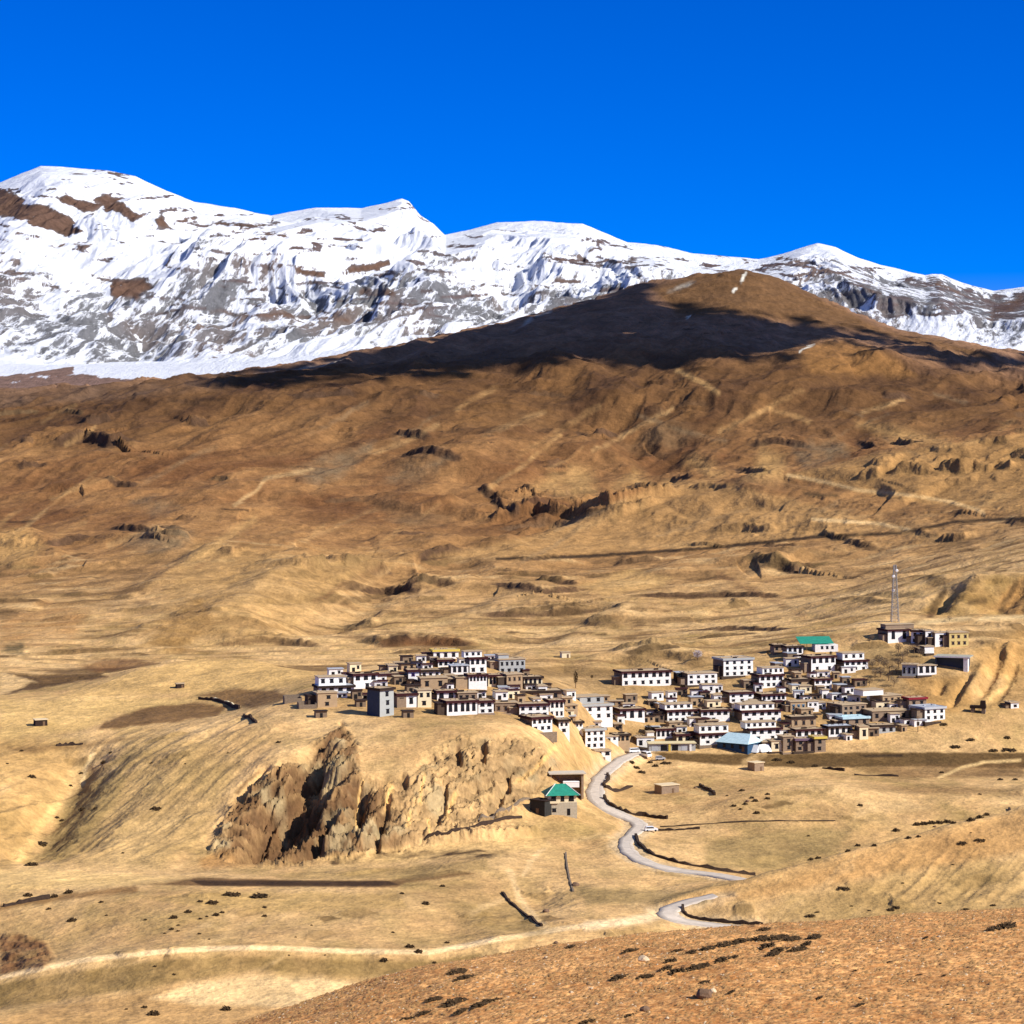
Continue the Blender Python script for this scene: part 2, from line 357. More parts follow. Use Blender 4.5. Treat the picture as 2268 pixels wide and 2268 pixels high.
height_line(G, [((px_ - 1134) / F * d_, d_) for px_, d_ in ((1590, 668), (1700, 682), (1900, 703), (2100, 722), (2268, 735), (2600, 760), (3000, 790))], -6.5, 15)
height_line(G, W3([(200, 1640), (165, 1730), (120, 1810), (75, 1880), (55, 1915)]), -5.0, 9, .5)
height_line(G, W3([(0, 1800), (20, 1860), (40, 1910)]), -2.5, 6, .5)
height_line(G, W3([(330, 1680), (280, 1760), (200, 1850), (150, 1905)]), -1.6, 7, .5)
height_line(G, W3([(480, 1790), (400, 1850), (350, 1920)]), 1.8, 7, .5)
height_line(G, W3([(900, 1250), (780, 1350), (640, 1420)]), -9, 22, .6)
height_line(G, W3([(700, 1230), (560, 1330), (440, 1420)]), 8, 26, .6)
height_line(G, W3([(1480, 1060), (1390, 1100), (1200, 1180), (950, 1235)]), -14, 22, .4)
height_line(G, W3([(1720, 1060), (1640, 1100), (1500, 1140)]), 9, 30, .4)
height_line(G, W3([(2268, 1290), (2215, 1330), (2195, 1360)]), -6, 9, .6)
height_line(G, W3([(2120, 1310), (2085, 1340), (2060, 1362)]), -5, 7, .6)
height_line(G, W3([(2170, 1290), (2130, 1330), (2110, 1360)]), 3, 8, .6)
height_line(G, W3([(1170, 790), (1260, 830), (1330, 870), (1420, 920)]), 16, 45, .4)
height_line(G, W3([(1330, 870), (1430, 990), (1500, 1050)]), -18, 40, .5)
height_line(G, W3([(1000, 1060), (1080, 1010), (1180, 960)]), 16, 55, .5)
height_line(G, W3([(1900, 900), (1800, 860), (1680, 830)]), 12, 40, .5)
height_line(G, W3([(300, 1000), (430, 930), (520, 880)]), -12, 40, .5)
# cut faces of the bank below the knoll
for pl, h_, w_ in (([(2222, 1440), (2200, 1490), (2165, 1550)], -2.2, 2.6), ([(2250, 1470), (2228, 1520), (2200, 1560)], -1.8, 2.2), ([(2150, 1492), (2128, 1530), (2100, 1570)], -2, 2.2), ([(2090, 1505), (2075, 1540)], -2.2, 2.2), ([(2180, 1470), (2160, 1510), (2130, 1560)], 2.2, 3), ([(2242, 1445), (2225, 1480)], 2, 3)):
    height_line(G, W3(pl, dmin=950), h_, w_, .5)
edge([(2110, 1452), (2180, 1432), (2268, 1428), (2380, 1420)], 2.2, 14, 7, dmin=1000)
# crests that stand against the ground behind them
edge([(1478, 2006), (1560, 1978), (1700, 1944), (1900, 1890), (2100, 1838), (2268, 1795), (2420, 1755)], 3.4, 26, 9, dmin=600)
edge([(-60, 2178), (0, 2165), (200, 2124), (400, 2104), (560, 2098), (750, 2106), (950, 2109), (1100, 2081), (1250, 2056)], 1.3, 7, 3, dmin=500)
edge([(90, 1556), (150, 1541), (300, 1482), (430, 1463), (560, 1461), (700, 1489)], 2.2, 30, 7, dmin=950)
edge([(-60, 1475), (0, 1484), (60, 1500), (92, 1513)], 1.5, 14, 5, dmin=950)
edge([(1560, 1796), (1640, 1766), (1720, 1748), (1850, 1740), (1990, 1752)], 1.6, 16, 6, dmin=780)
edge([(330, 1690), (430, 1650), (540, 1618), (640, 1598)], 1.3, 12, 5, dmin=780)
edge([(950, 1236), (1150, 1190), (1300, 1140), (1420, 1095), (1500, 1062)], 8, 70, 16, dmin=1600)
edge([(1740, 1052), (1850, 1028), (1950, 1003), (2100, 980), (2268, 957), (2400, 945)], 9, 90, 18, dmin=1700)
edge([(1280, 1350), (1420, 1310), (1560, 1285), (1700, 1290)], 2.5, 30, 8, dmin=1200)
edge([(560, 1300), (700, 1240), (900, 1232), (1000, 1245)], 6, 60, 12, dmin=1300)
edge([(170, 1475), (240, 1458), (330, 1460), (390, 1472)], 2.2, 14, 8, dmin=1100)
edge([(1990, 1345), (2080, 1310), (2160, 1284), (2268, 1262)], 3, 22, 8, dmin=1150)
edge([(1780, 1420), (1900, 1385), (1990, 1352)], 2, 18, 7, dmin=1110)
edge([(0, 1180), (60, 1172), (95, 1205), (130, 1240)], 5, 40, 12, dmin=1500)
edge([(300, 1310), (420, 1250), (560, 1190)], 5, 60, 16, dmin=1400)
edge([(1240, 1000), (1330, 960), (1420, 940), (1520, 950)], 9, 80, 25, dmin=2000)
edge([(1540, 880), (1640, 850), (1760, 845), (1830, 875)], 9, 90, 25, dmin=2200)
edge([(1750, 800), (1800, 762), (1880, 752), (1960, 782), (2010, 815)], 12, 110, 30, dmin=2500)
edge([(960, 1380), (1100, 1335), (1200, 1300)], 2.5, 30, 9, dmin=1200)
edge([(1130, 1480), (1260, 1400), (1400, 1345), (1480, 1330)], 2.5, 26, 9, dmin=1100)
# clefts of the cliff: steep on their sunless right side
for pl, dp_, w_ in (([(735, 1640), (690, 1700), (650, 1770), (608, 1840), (588, 1900)], 13, 7.0), ([(748, 1700), (715, 1760), (680, 1820), (648, 1885)], 11, 5.4), ([(806, 1738), (800, 1790), (790, 1835)], 7, 3.4), ([(600, 1690), (560, 1730), (528, 1775)], 5, 3.0), ([(690, 1905), (720, 1850), (745, 1800)], 6, 2.6), ([(560, 1900), (590, 1850), (612, 1800)], 5, 2.4), ([(898, 1750), (897, 1712)], 4, 1.8), ([(1072, 1690), (1072, 1640)], 3, 1.6), ([(1020, 1700), (1014, 1655)], 3.5, 1.8), ([(830, 1890), (850, 1830), (862, 1760)], 4, 1.8), ([(960, 1845), (985, 1780), (995, 1720)], 3, 1.6), ([(1085, 1815), (1120, 1750), (1140, 1690)], 3, 1.6)):
    P = [(p[0], p[1]) for p in W3(pl, dmin=690)]
    sl = G.sub(P, w_ * 3); d_, sd_, al_, L_ = pl_dist(G.X[sl] + 1.5 * fbm(G.X[sl] / 4, G.Y[sl] / 8, 3, 41), G.Y[sl], P)
    s_ = d_ * np.where(sd_ > 0, 1, -1) * (1 if P[-1][1] < P[0][1] else -1)      # positive on the left
    e_ = np.clip(al_ / (L_ * .15), 0, 1) * np.clip((L_ - al_) / (L_ * .1 + .1), 0, 1)
    G.Z[sl] -= dp_ * e_ * np.exp(-(s_ / np.where(s_ < 0, w_ * .45, w_)) ** 2)
# rock steps on the hills
scarp([(1090, 1150), (1180, 1142), (1280, 1140), (1370, 1128), (1440, 1112), (1510, 1090)], 5, front=2.6, back=60, dmin=1600, col=(.075, .04, .027), rough=.5)
scarp([(1100, 1172), (1220, 1166), (1330, 1152)], 3.5, front=3, back=25, dmin=1600, col=(.16, .10, .065), rough=.5)
for pl, h_ in (([(120, 990), (180, 975), (250, 985), (310, 975)], 12), ([(190, 935), (255, 928)], 9), ([(420, 940), (465, 940)], 9), ([(870, 960), (950, 972)], 8), ([(880, 1012), (980, 1010), (1025, 1020)], 7), ([(1060, 1092), (1110, 1108)], 6), ([(1075, 1120), (1150, 1150)], 6), ([(760, 1256), (870, 1267)], 8), ([(680, 1263), (735, 1263)], 6), ([(880, 1192), (960, 1186)], 4), ([(930, 1242), (985, 1226), (1040, 1222)], 6), ([(750, 1302), (860, 1314), (930, 1312)], 5), ([(640, 878), (790, 874)], 7), ([(1060, 1362), (1200, 1364), (1330, 1352)], 3), ([(1090, 1302), (1200, 1314), (1330, 1302)], 3), ([(1400, 1320), (1600, 1320), (1740, 1324)], 3), ([(1680, 1257), (1760, 1267), (1800, 1252)], 5), ([(1975, 1046), (2060, 1050)], 7), ([(2080, 1034), (2100, 1045), (2140, 1052)], 8), ([(2150, 1040), (2195, 1044)], 5), ([(2230, 1010), (2300, 1012)], 7), ([(1895, 1062), (1955, 1056)], 6), ([(1650, 985), (1720, 980), (1800, 992)], 6), ([(470, 1432), (600, 1424), (720, 1432)], 3), ([(830, 1432), (940, 1424), (1050, 1436)], 5), ([(1900, 975), (2000, 985), (2100, 975)], 6), ([(240, 1170), (330, 1180), (420, 1176)], 5), ([(100, 1210), (200, 1190)], 5), ([(1180, 1290), (1280, 1296)], 3), ([(1560, 1180), (1640, 1172), (1720, 1180)], 5), ([(1500, 1400), (1640, 1396), (1760, 1392)], 2), ([(900, 1300), (960, 1290), (1010, 1300)], 4)):
    scarp(pl, h_ * .8, front=1.6 + h_ * .22, back=24 + h_ * 2)
rg = random.Random(17)
for _ in range(105):                                   # many small rock steps
    x_, y_ = rg.uniform(-120, 2380), rg.uniform(850, 1250)
    if rg.random() > .25 + .9 * float(gn(np.array([x_ / 330]), np.array([y_ / 120]), 50)[0]) + .25: continue
    l_ = rg.uniform(14, 62); t_ = rg.uniform(-.22, .18)
    scarp([(x_ - l_, y_ + l_ * t_), (x_ + rg.uniform(-10, 10), y_ + rg.uniform(-4, 4)), (x_ + l_, y_ - l_ * t_)], rg.uniform(1.6, 4.2), front=rg.uniform(1.6, 3.4), back=rg.uniform(14, 34), col=rg.choice(((.075, .045, .032), (.10, .06, .038), (.13, .085, .05))), op=rg.uniform(.45, .95), rough=.35)
for _ in range(70):                                    # terrace banks on the gentle ground
    x_, y_ = rg.uniform(-120, 2380), rg.uniform(1240, 1475)
    l_ = rg.uniform(20, 95); t_ = rg.uniform(-.05, .16)
    scarp([(x_ - l_, y_ + l_ * t_), (x_, y_ + rg.uniform(-3, 3)), (x_ + l_, y_ - l_ * t_)], rg.uniform(.7, 2.0), front=rg.uniform(2.2, 3.4), back=rg.uniform(14, 32), dmin=1000, col=rg.choice(((.085, .055, .03), (.15, .10, .05), (.12, .085, .045))), op=rg.uniform(.4, .85), rough=.4)
for _ in range(70):                                    # little banks and washed edges in the basin
    x_, y_ = rg.uniform(-100, 2380), rg.uniform(1545, 2150)
    if 440 < x_ < 1260 and y_ < 1930 or y_ < 1665 and x_ > 600: continue
    l_ = rg.uniform(12, 60); t_ = rg.uniform(-.1, .3)
    scarp([(x_ - l_, y_ + l_ * t_), (x_, y_ + rg.uniform(-3, 3)), (x_ + l_, y_ - l_ * t_)], rg.uniform(.25, .8), front=rg.uniform(1.4, 2.4), back=rg.uniform(6, 14), dmin=470, col=rg.choice(((.12, .08, .04), (.20, .14, .07), (.26, .18, .09))), op=rg.uniform(.35, .8), rough=.4)
for _ in range(34):                                    # rounded knolls that overlap one another
    x_, y_ = rg.uniform(-120, 2380), rg.uniform(1060, 1440); l_ = rg.uniform(60, 190); k_ = 1 + (1440 - y_) / 220
    edge([(x_ - l_, y_ + l_ * rg.uniform(.02, .25)), (x_ - l_ * .3, y_ - l_ * .04), (x_ + l_ * .4, y_ - l_ * .03), (x_ + l_, y_ + l_ * rg.uniform(-.06, .12))], rg.uniform(1.2, 2.8) * k_, rg.uniform(24, 50) * k_ ** .6, rg.uniform(7, 12) * k_ ** .6, dmin=1000)
# the ledge of broken cliff above the gully
for pl, h in (([(1080, 1160), (1180, 1140), (1350, 1128), (1430, 1110), (1520, 1090)], 9), ([(1350, 1150), (1420, 1128), (1480, 1105)], 6)):
    P = [(p[0], p[1]) for p in W3(pl)]
    sl = G.sub(P, 60); d_, sd_, al_, L_ = pl_dist(G.X[sl], G.Y[sl], P)
    top = sst(-3, 6, d_ * np.where(sd_ < 0, 1, -1)) * np.exp(-np.maximum(d_ - 5, 0) / 30) * np.clip(al_ / 20, 0, 1) * np.clip((L_ - al_) / 20, 0, 1)
    G.Z[sl] += h * top * (1 + .5 * fbm(G.X[sl] / 9, G.Y[sl] / 30, 3, 31, True))
# the bank below the cliff foot path
bank = W3([(640, 1902), (760, 1880), (900, 1872), (1010, 1868), (1130, 1860), (1230, 1850)])
P = [(p[0], p[1]) for p in bank]
sl = G.sub(P, 14); d_, sd_, al_, L_ = pl_dist(G.X[sl], G.Y[sl], P)
G.Z[sl] += 2.0 * sst(-1, 3, d_ * np.where(sd_ < 0, 1, -1)) * np.exp(-np.maximum(d_ - 3, 0) / 9) * np.clip(al_ / 6, 0, 1) * np.clip((L_ - al_) / 6, 0, 1) * (1 + .7 * fbm(G.X[sl] / 3, G.Y[sl] / 9, 3, 33, True))

P0 = W3([(20, 2140)])[0]; sl = G.sub([P0[:2]], 40); pr = YH - (G.Z[sl] - CZ) / G.Y[sl] * F; pc = G.X[sl] / G.Y[sl] * F + 1134
t_ = (1 - sst(-12, 6, poly_sd(pc, pr, [(-60, 2065), (40, 2066), (100, 2085), (122, 2120), (100, 2142), (0, 2162), (-60, 2170)]))) * (G.Y[sl] < 620)
G.Z[sl] += t_ * fbm(G.X[sl] / 7, G.Y[sl] / 8, 5, 35, True) * 1.5

# ------------------------------------------------------------------ road course
road_px = [(1440, 1660), (1415, 1668), (1385, 1673), (1362, 1690), (1338, 1710), (1322, 1730), (1313, 1752), (1318, 1772), (1340, 1790), (1372, 1805), (1402, 1815), (1425, 1824), (1418, 1836), (1392, 1850), (1378, 1866), (1388, 1886), (1415, 1906), (1460, 1922), (1530, 1935), (1610, 1942), (1690, 1949)]
road2_px = [(1584, 1982), (1560, 1988), (1520, 1996), (1485, 2008), (1466, 2022), (1486, 2036), (1540, 2047), (1620, 2053), (1700, 2057), (1800, 2062)]
road1 = smooth_line(W3(road_px, dmin=600)); 
r2 = W3(road2_px, dmin=560)
road2 = smooth_line(r2)
# the road runs on behind the spur
road1 = smooth_line(W3(road_px, dmin=600) + [(q[0], q[1], q[2]) for q in W3([(1750, 1955, 690), (1830, 1950, 695)])])
road = road1
for rr in (road1, road2):
    for _ in range(6): rr[1:-1, 2] = (rr[:-2, 2] + 2 * rr[1:-1, 2] + rr[2:, 2]) / 4
def bed(line, w, edge):
    P = [(p[0], p[1]) for p in line]
    sl = G.sub(P, w + edge + 2); d_, sd_, al_, L_ = pl_dist(G.X[sl], G.Y[sl], P)
    seg = np.concatenate([[0], np.cumsum(np.hypot(np.diff(line[:, 0]), np.diff(line[:, 1])))])
    z = np.interp(al_, seg, line[:, 2])
    t = 1 - sst(w, w + edge, d_)
    G.Z[sl] = lerp(G.Z[sl], z - 0.26 + .26 * fbm(G.X[sl] / 2.2, G.Y[sl] / 3.5, 3, 89), t)
bed(road1, 3.6, 4.0); bed(road2, 3.0, 3.0)
def ribbon(name, line, widths, mat, label=None, up=0.0):
    line = np.asarray(line); n = len(line)
    t = np.gradient(line[:, :2], axis=0); t /= np.linalg.norm(t, axis=1)[:, None] + 1e-9
    nrm = np.stack([t[:, 1], -t[:, 0]], 1)
    ws = np.interp(np.arange(n), np.linspace(0, n - 1, len(widths)), widths) * (1 + .10 * np.random.RandomState(n).randn(n))
    vs = []; fs = []
    for i in range(n):
        for k in (-1, -.93, -.45, 0, .45, .93, 1):
            dz_ = -0.35 if abs(k) == 1 else (0.05 - 0.05 * abs(k)) + up
            vs.append((line[i, 0] + nrm[i, 0] * ws[i] * k, line[i, 1] + nrm[i, 1] * ws[i] * k, line[i, 2] + dz_))
    for i in range(n - 1):
        for k in range(6):
            q = i * 7 + k; fs.append((q, q + 1, q + 8, q + 7))
    me = bpy.data.meshes.new(name); me.from_pydata(vs, [], fs); me.materials.append(mat); me.materials.append(m_track)
    me.polygons.foreach_set('material_index', [1 if i % 6 in (1, 4) else 0 for i in range(len(fs))])
    me.polygons.foreach_set('use_smooth', [True] * len(fs)); me.update()
    bm_ = bmesh.new(); bm_.from_mesh(me); bmesh.ops.recalc_face_normals(bm_, faces=bm_.faces[:]); 
    if sum(f.normal.z for f in bm_.faces) < 0: bmesh.ops.reverse_faces(bm_, faces=bm_.faces[:])
    bm_.to_mesh(me); bm_.free()
    o = bpy.data.objects.new(name, me); COL.objects.link(o); o['kind'] = 'structure'
    return o

# ------------------------------------------------------------------ soils
TAN = (.47, .315, .168); PALE = (.60, .435, .25); OLIVE = (.31, .225, .105); FIELD = (.15, .09, .045); DARKF = (.085, .052, .028)
BROWN = (.235, .120, .045); UMBER = (.125, .062, .03); DARK = (.11, .075, .062); ROCK = (.045, .026, .018); GREY = (.19, .15, .105); SNOW = (.66, .68, .72)
ORANGE = (.33, .175, .07)
X, Y = G.X.astype(np.float32), G.Y.astype(np.float32)
def arr(c): return np.array(c, np.float32)
m1 = fbm(X / 55, Y / 90, 4, 70); m2 = fbm(X / 12, Y / 24, 4, 71)
C = lerp(arr(TAN), arr(PALE), np.clip(.30 + 1.0 * m1 + .5 * m2, 0, 1)[..., None])
C = lerp(C, arr(OLIVE), np.clip(.16 + .9 * m2 - 1.0 * m1, 0, .9)[..., None])
m3 = fbm((a_ + wx) / 60, (b_ + wy) / 260, 5, 72); m4 = fbm(X / 300, Y / 300, 4, 73); m5 = fbm(X / 45, Y / 45, 4, 74)
Hc = lerp(arr((.15, .072, .034)), arr((.34, .192, .090)), np.clip(.42 + 1.0 * m3 + .6 * m4, 0, 1)[..., None])
Hc = lerp(Hc, arr(UMBER), np.clip(-.02 + .9 * m5 - .5 * m4, 0, .85)[..., None])
Hc = lerp(Hc, arr((.17, .13, .085)), np.clip(-.25 + 1.2 * fbm(X / 130, Y / 200, 4, 75), 0, .8)[..., None])
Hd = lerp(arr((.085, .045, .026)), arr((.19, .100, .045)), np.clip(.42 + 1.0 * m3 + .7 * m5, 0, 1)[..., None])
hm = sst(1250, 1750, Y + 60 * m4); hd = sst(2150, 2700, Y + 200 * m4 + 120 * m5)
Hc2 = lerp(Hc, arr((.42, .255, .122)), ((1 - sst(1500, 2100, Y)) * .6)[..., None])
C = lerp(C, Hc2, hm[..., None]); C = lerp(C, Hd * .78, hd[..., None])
C = lerp(C, arr((.235, .142, .105)) * (1 + .55 * m5)[..., None], (sst(2760, 3020, Y) * .8)[..., None])  # upper hill lightened in colour so the cloud shadow reads softer
# dark ledge strips: thin scrub and rock lines along the contours of the hills
led = fbm(X / 48, G.Z.astype(np.float32) / 4.0, 4, 76)
gate = fbm(X / 190, Y / 190, 3, 77)
C = lerp(C, arr(ROCK), (np.clip((led - .36) * 12, 0, 1) * np.clip((gate - .02) * 6, 0, 1) * hm * .78)[..., None])
C = lerp(C, arr(PALE) * .8, (np.clip((led + .0 - .5 + .0) * 0, 0, 1))[..., None])
# field strips on the flats behind the village
fz = fbm(X / 60, Y / 22, 4, 78); fg = sst(1050, 1120, Y) * (1 - sst(1650, 1900, Y)) * np.clip(.75 + .8 * fbm(X / 150, Y / 150, 3, 81), .15, 1)
C = lerp(C, arr(FIELD) * .9, (np.clip((fz - .02) * 4, 0, 1) * fg * .8)[..., None])
C = lerp(C, arr(PALE), (np.clip((-fz - .18) * 4, 0, 1) * fg * .7)[..., None])
C = lerp(C, arr(DARKF), (np.clip((fbm(X / 26, Y / 11, 4, 79) - .30) * 8, 0, 1) * fg * .85)[..., None])
# small scrub specks on the near slopes
sp = fbm(X / 2.6, Y / 3.4, 3, 80); C = lerp(C, arr(DARKF), (np.clip((sp - .50) * 8, 0, 1) * flat * .55)[..., None])
G.C = C.astype(np.float32); del C, Hc, Hd, Hc2
for sl, a_m, cc in SC:
    G.C[sl] = lerp(G.C[sl], arr(cc or (.075, .045, .032)) * (1 + .5 * fbm(G.X[sl] / 8, G.Y[sl] / 14, 3, 42))[..., None].astype(np.float32), np.clip(a_m, 0, 1)[..., None].astype(np.float32))
for ln in (road1, road2):
    P = [(p[0], p[1]) for p in ln]; sl = G.sub(P, 14); d_ = pl_dist(G.X[sl], G.Y[sl], P)[0]
    t_ = (1 - sst(3.2, 7.5, d_ + 2.2 * fbm(G.X[sl] / 4, G.Y[sl] / 6, 3, 88))) * .85
    G.C[sl] = lerp(G.C[sl], arr((.50, .40, .29)), t_[..., None])
T = lambda s, lo, hi, sd=90: (lambda x, y: np.clip(lo + hi * fbm(x / s, y / (s * 2), 4, sd), 0, 1))
vis = (400, 1400)
# -- lower left basin
paint(G, [(-300, 2290), (0, 2250), (300, 2200), (420, 2178), (560, 2158), (700, 2172), (780, 2200), (500, 2300)], (.47, .30, .15), .7, 12)
paint(G, [(330, 2210), (420, 2180), (560, 2160), (700, 2165), (830, 2185), (640, 2230), (440, 2225)], (.72, .54, .33), .95, 9)
paint(G, [(-200, 2240), (0, 2180), (200, 2145), (400, 2122), (560, 2116), (750, 2125), (950, 2128), (1060, 2110), (1060, 2150), (800, 2165), (560, 2148), (300, 2190), (0, 2235)], (.20, .14, .062), .95, 7, tex=T(14, .85, .5))
paint(G, [(-200, 2200), (0, 2164), (200, 2124), (400, 2104), (560, 2098), (750, 2106), (950, 2109), (1100, 2081), (1250, 2056), (1400, 2038), (1465, 2025)], (.76, .585, .38), 1, 2.5, line=5.5, warp=2)
paint(G, [(1300, 2052), (1380, 2042), (1440, 2032), (1475, 2022)], (.66, .53, .38), .9, 6, line=10, warp=5, dr=(560, 660))
paint(G, [(320, 1990), (430, 1975), (880, 1978), (900, 2010), (620, 2020), (400, 2005)], (.40, .28, .13), .8, 8)
paint(G, [(300, 1958), (440, 1944), (700, 1950), (860, 1950), (1000, 1925), (1050, 1935), (900, 1955), (880, 1966), (440, 1962)], FIELD, .95, 3, dr=vis, warp=3)
paint(G, [(420, 1950), (600, 1950), (860, 1951), (885, 1960), (840, 1963), (450, 1962)], (.05, .03, .018), 1, 2.5, dr=vis, warp=1.5)
paint(G, [(600, 1935), (800, 1925), (960, 1915), (1080, 1900), (1080, 1925), (900, 1948), (640, 1948)], OLIVE, .6, 6, dr=vis)
paint(G, [(-200, 1935), (0, 1925), (300, 1938), (420, 1945), (300, 1960), (0, 1975), (-200, 1990)], (.62, .45, .23), .85, 8, dr=vis)
paint(G, [(-200, 2030), (0, 2010), (90, 1994), (200, 1980), (300, 1968)], (.19, .11, .05), .8, 5, line=7, warp=10, dr=vis)
paint(G, [(1000, 2010), (1120, 1985), (1180, 2030), (1230, 2060), (1150, 2090), (1050, 2060)], OLIVE, .35, 20, dr=vis)
paint(G, [(1130, 1930), (1150, 1990), (1190, 2040), (1210, 2055)], (.62, .46, .28), .85, 5, line=7, dr=vis)
paint(G, [(1215, 1868), (1185, 1895), (1160, 1935)], (.62, .46, .28), .8, 4, line=5, dr=vis)
paint(G, [(1270, 1862), (1330, 1850), (1400, 1868)], (.56, .42, .25), .6, 5, line=4, dr=vis)
paint(G, [(1270, 1960), (1500, 1975), (1640, 1950), (1560, 2000), (1420, 2000), (1300, 2005)], (.22, .165, .085), .8, 9, dr=vis)
paint(G, [(0, 2075), (40, 2068), (100, 2085), (120, 2120), (100, 2140), (0, 2160)], (.16, .085, .048), .95, 8, dr=vis, tex=T(5, .9, .8))
# -- left valley side
paint(G, [(-200, 1640), (130, 1640), (180, 1660), (130, 1760), (60, 1890), (20, 1925), (-200, 1925)], (.42, .28, .13), .6, 12, dr=vis)
paint(G, [(240, 1600), (460, 1640), (540, 1690), (440, 1850), (360, 1922), (180, 1920), (90, 1900), (170, 1780), (280, 1660)], (.36, .26, .125), .5, 18, dr=vis)
paint(G, [(90, 1900), (140, 1790), (190, 1720), (300, 1650), (270, 1760), (180, 1870), (130, 1915)], (.25, .185, .09), .8, 14, dr=vis)  # shaded side of the gully painted darker
paint(G, [(205, 1672), (190, 1700), (185, 1735)], (.8, .62, .38), .8, 5, line=5, dr=vis)
paint(G, [(30, 1912), (80, 1850), (130, 1770), (150, 1735)], (.58, .40, .20), .8, 8, line=10, dr=vis)  # sunlit side of the gully painted paler
paint(G, [(440, 1900), (520, 1870), (590, 1912), (450, 1925)], (.40, .23, .10), .8, 10, dr=vis)
# -- left flats and the pale mound
paint(G, [(120, 1546), (200, 1520), (300, 1485), (430, 1462), (560, 1461), (700, 1488), (690, 1510), (600, 1530), (400, 1535), (200, 1545)], (.52, .36, .17), .9, 7, dr=(900, 1115))
paint(G, [(0, 1550), (300, 1545), (440, 1548), (260, 1580), (190, 1615), (0, 1640)], (.56, .40, .19), .8, 9, dr=vis)
paint(G, [(230, 1600), (320, 1568), (440, 1556), (510, 1565), (480, 1585), (380, 1600), (220, 1618)], FIELD, .95, 4, dr=vis)
paint(G, [(440, 1540), (500, 1525), (610, 1530), (640, 1545), (560, 1570)], FIELD, .9, 5, dr=vis)
paint(G, [(0, 1655), (130, 1650), (260, 1635), (340, 1630), (200, 1655), (60, 1668)], FIELD, .6, 6, dr=vis)
paint(G, [(0, 1485), (60, 1500), (90, 1512), (60, 1530), (0, 1540)], PALE, .9, 6, dr=vis)
paint(G, [(0, 1488), (80, 1495), (220, 1490), (240, 1500), (140, 1515), (90, 1525), (0, 1540), (80, 1510)], (.10, .062, .034), .97, 4, dr=(1000, 1400))
paint(G, [(60, 1484), (250, 1478), (420, 1476), (300, 1486), (140, 1494)], (.11, .07, .038), .9, 4, dr=(1110, 1400), warp=4)
paint(G, [(560, 1470), (700, 1478), (860, 1472), (860, 1490), (720, 1492), (600, 1482)], (.17, .11, .055), .9, 5, dr=(1085, 1350), warp=4)
paint(G, [(1140, 1478), (1260, 1474), (1380, 1482), (1360, 1498), (1160, 1502)], (.19, .125, .06), .85, 5, dr=(1000, 1350), warp=4)
paint(G, [(170, 1475), (230, 1460), (300, 1458), (360, 1470), (300, 1480), (220, 1490)], UMBER, .8, 7, dr=(1100, 1500))
# -- cliff rock, with cleft shade painted in besides its dark rock
jj, ii, cm, rib, rib2, leftw = CLIFF
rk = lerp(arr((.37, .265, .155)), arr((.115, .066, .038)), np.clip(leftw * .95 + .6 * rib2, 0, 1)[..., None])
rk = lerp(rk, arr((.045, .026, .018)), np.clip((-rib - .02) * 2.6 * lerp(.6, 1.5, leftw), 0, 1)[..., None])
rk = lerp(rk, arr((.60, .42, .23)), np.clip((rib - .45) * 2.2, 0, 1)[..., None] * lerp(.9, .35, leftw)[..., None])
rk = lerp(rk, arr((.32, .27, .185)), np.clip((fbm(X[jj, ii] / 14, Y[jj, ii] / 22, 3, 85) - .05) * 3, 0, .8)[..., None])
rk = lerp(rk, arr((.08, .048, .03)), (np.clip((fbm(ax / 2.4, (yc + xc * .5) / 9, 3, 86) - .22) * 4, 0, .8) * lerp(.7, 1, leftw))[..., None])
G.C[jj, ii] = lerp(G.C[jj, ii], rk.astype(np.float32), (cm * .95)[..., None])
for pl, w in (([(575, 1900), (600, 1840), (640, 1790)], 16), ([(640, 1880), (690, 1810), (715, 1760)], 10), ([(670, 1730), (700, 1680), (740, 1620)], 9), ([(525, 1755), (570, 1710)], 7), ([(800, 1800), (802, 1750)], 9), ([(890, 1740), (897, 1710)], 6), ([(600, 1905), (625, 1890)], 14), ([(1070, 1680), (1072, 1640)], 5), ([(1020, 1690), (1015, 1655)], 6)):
        paint(G, pl, (.10, .058, .036), .7, w * .6, line=w * .6, warp=12, dr=(690, 900))  # shade of the clefts and dark rock share this colour
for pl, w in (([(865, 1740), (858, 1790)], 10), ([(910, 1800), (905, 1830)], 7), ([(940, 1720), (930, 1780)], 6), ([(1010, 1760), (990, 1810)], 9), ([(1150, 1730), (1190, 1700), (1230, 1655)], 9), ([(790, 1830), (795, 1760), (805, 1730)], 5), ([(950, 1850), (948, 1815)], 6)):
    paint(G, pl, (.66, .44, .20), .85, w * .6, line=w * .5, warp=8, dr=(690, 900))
# bank under the foot path: pale crest, dark holes
paint(G, [(700, 1900), (900, 1878), (1010, 1866), (1200, 1856), (1230, 1875), (1050, 1898), (760, 1915)], (.55, .39, .20), .8, 7, dr=(640, 800))
paint(G, [(705, 1915), (780, 1905), (870, 1893), (980, 1893), (1060, 1893), (1120, 1890)], (.05, .03, .02), .95, 4, line=9, warp=12, dr=(640, 800), tex=T(6, .45, 1.6, 95))
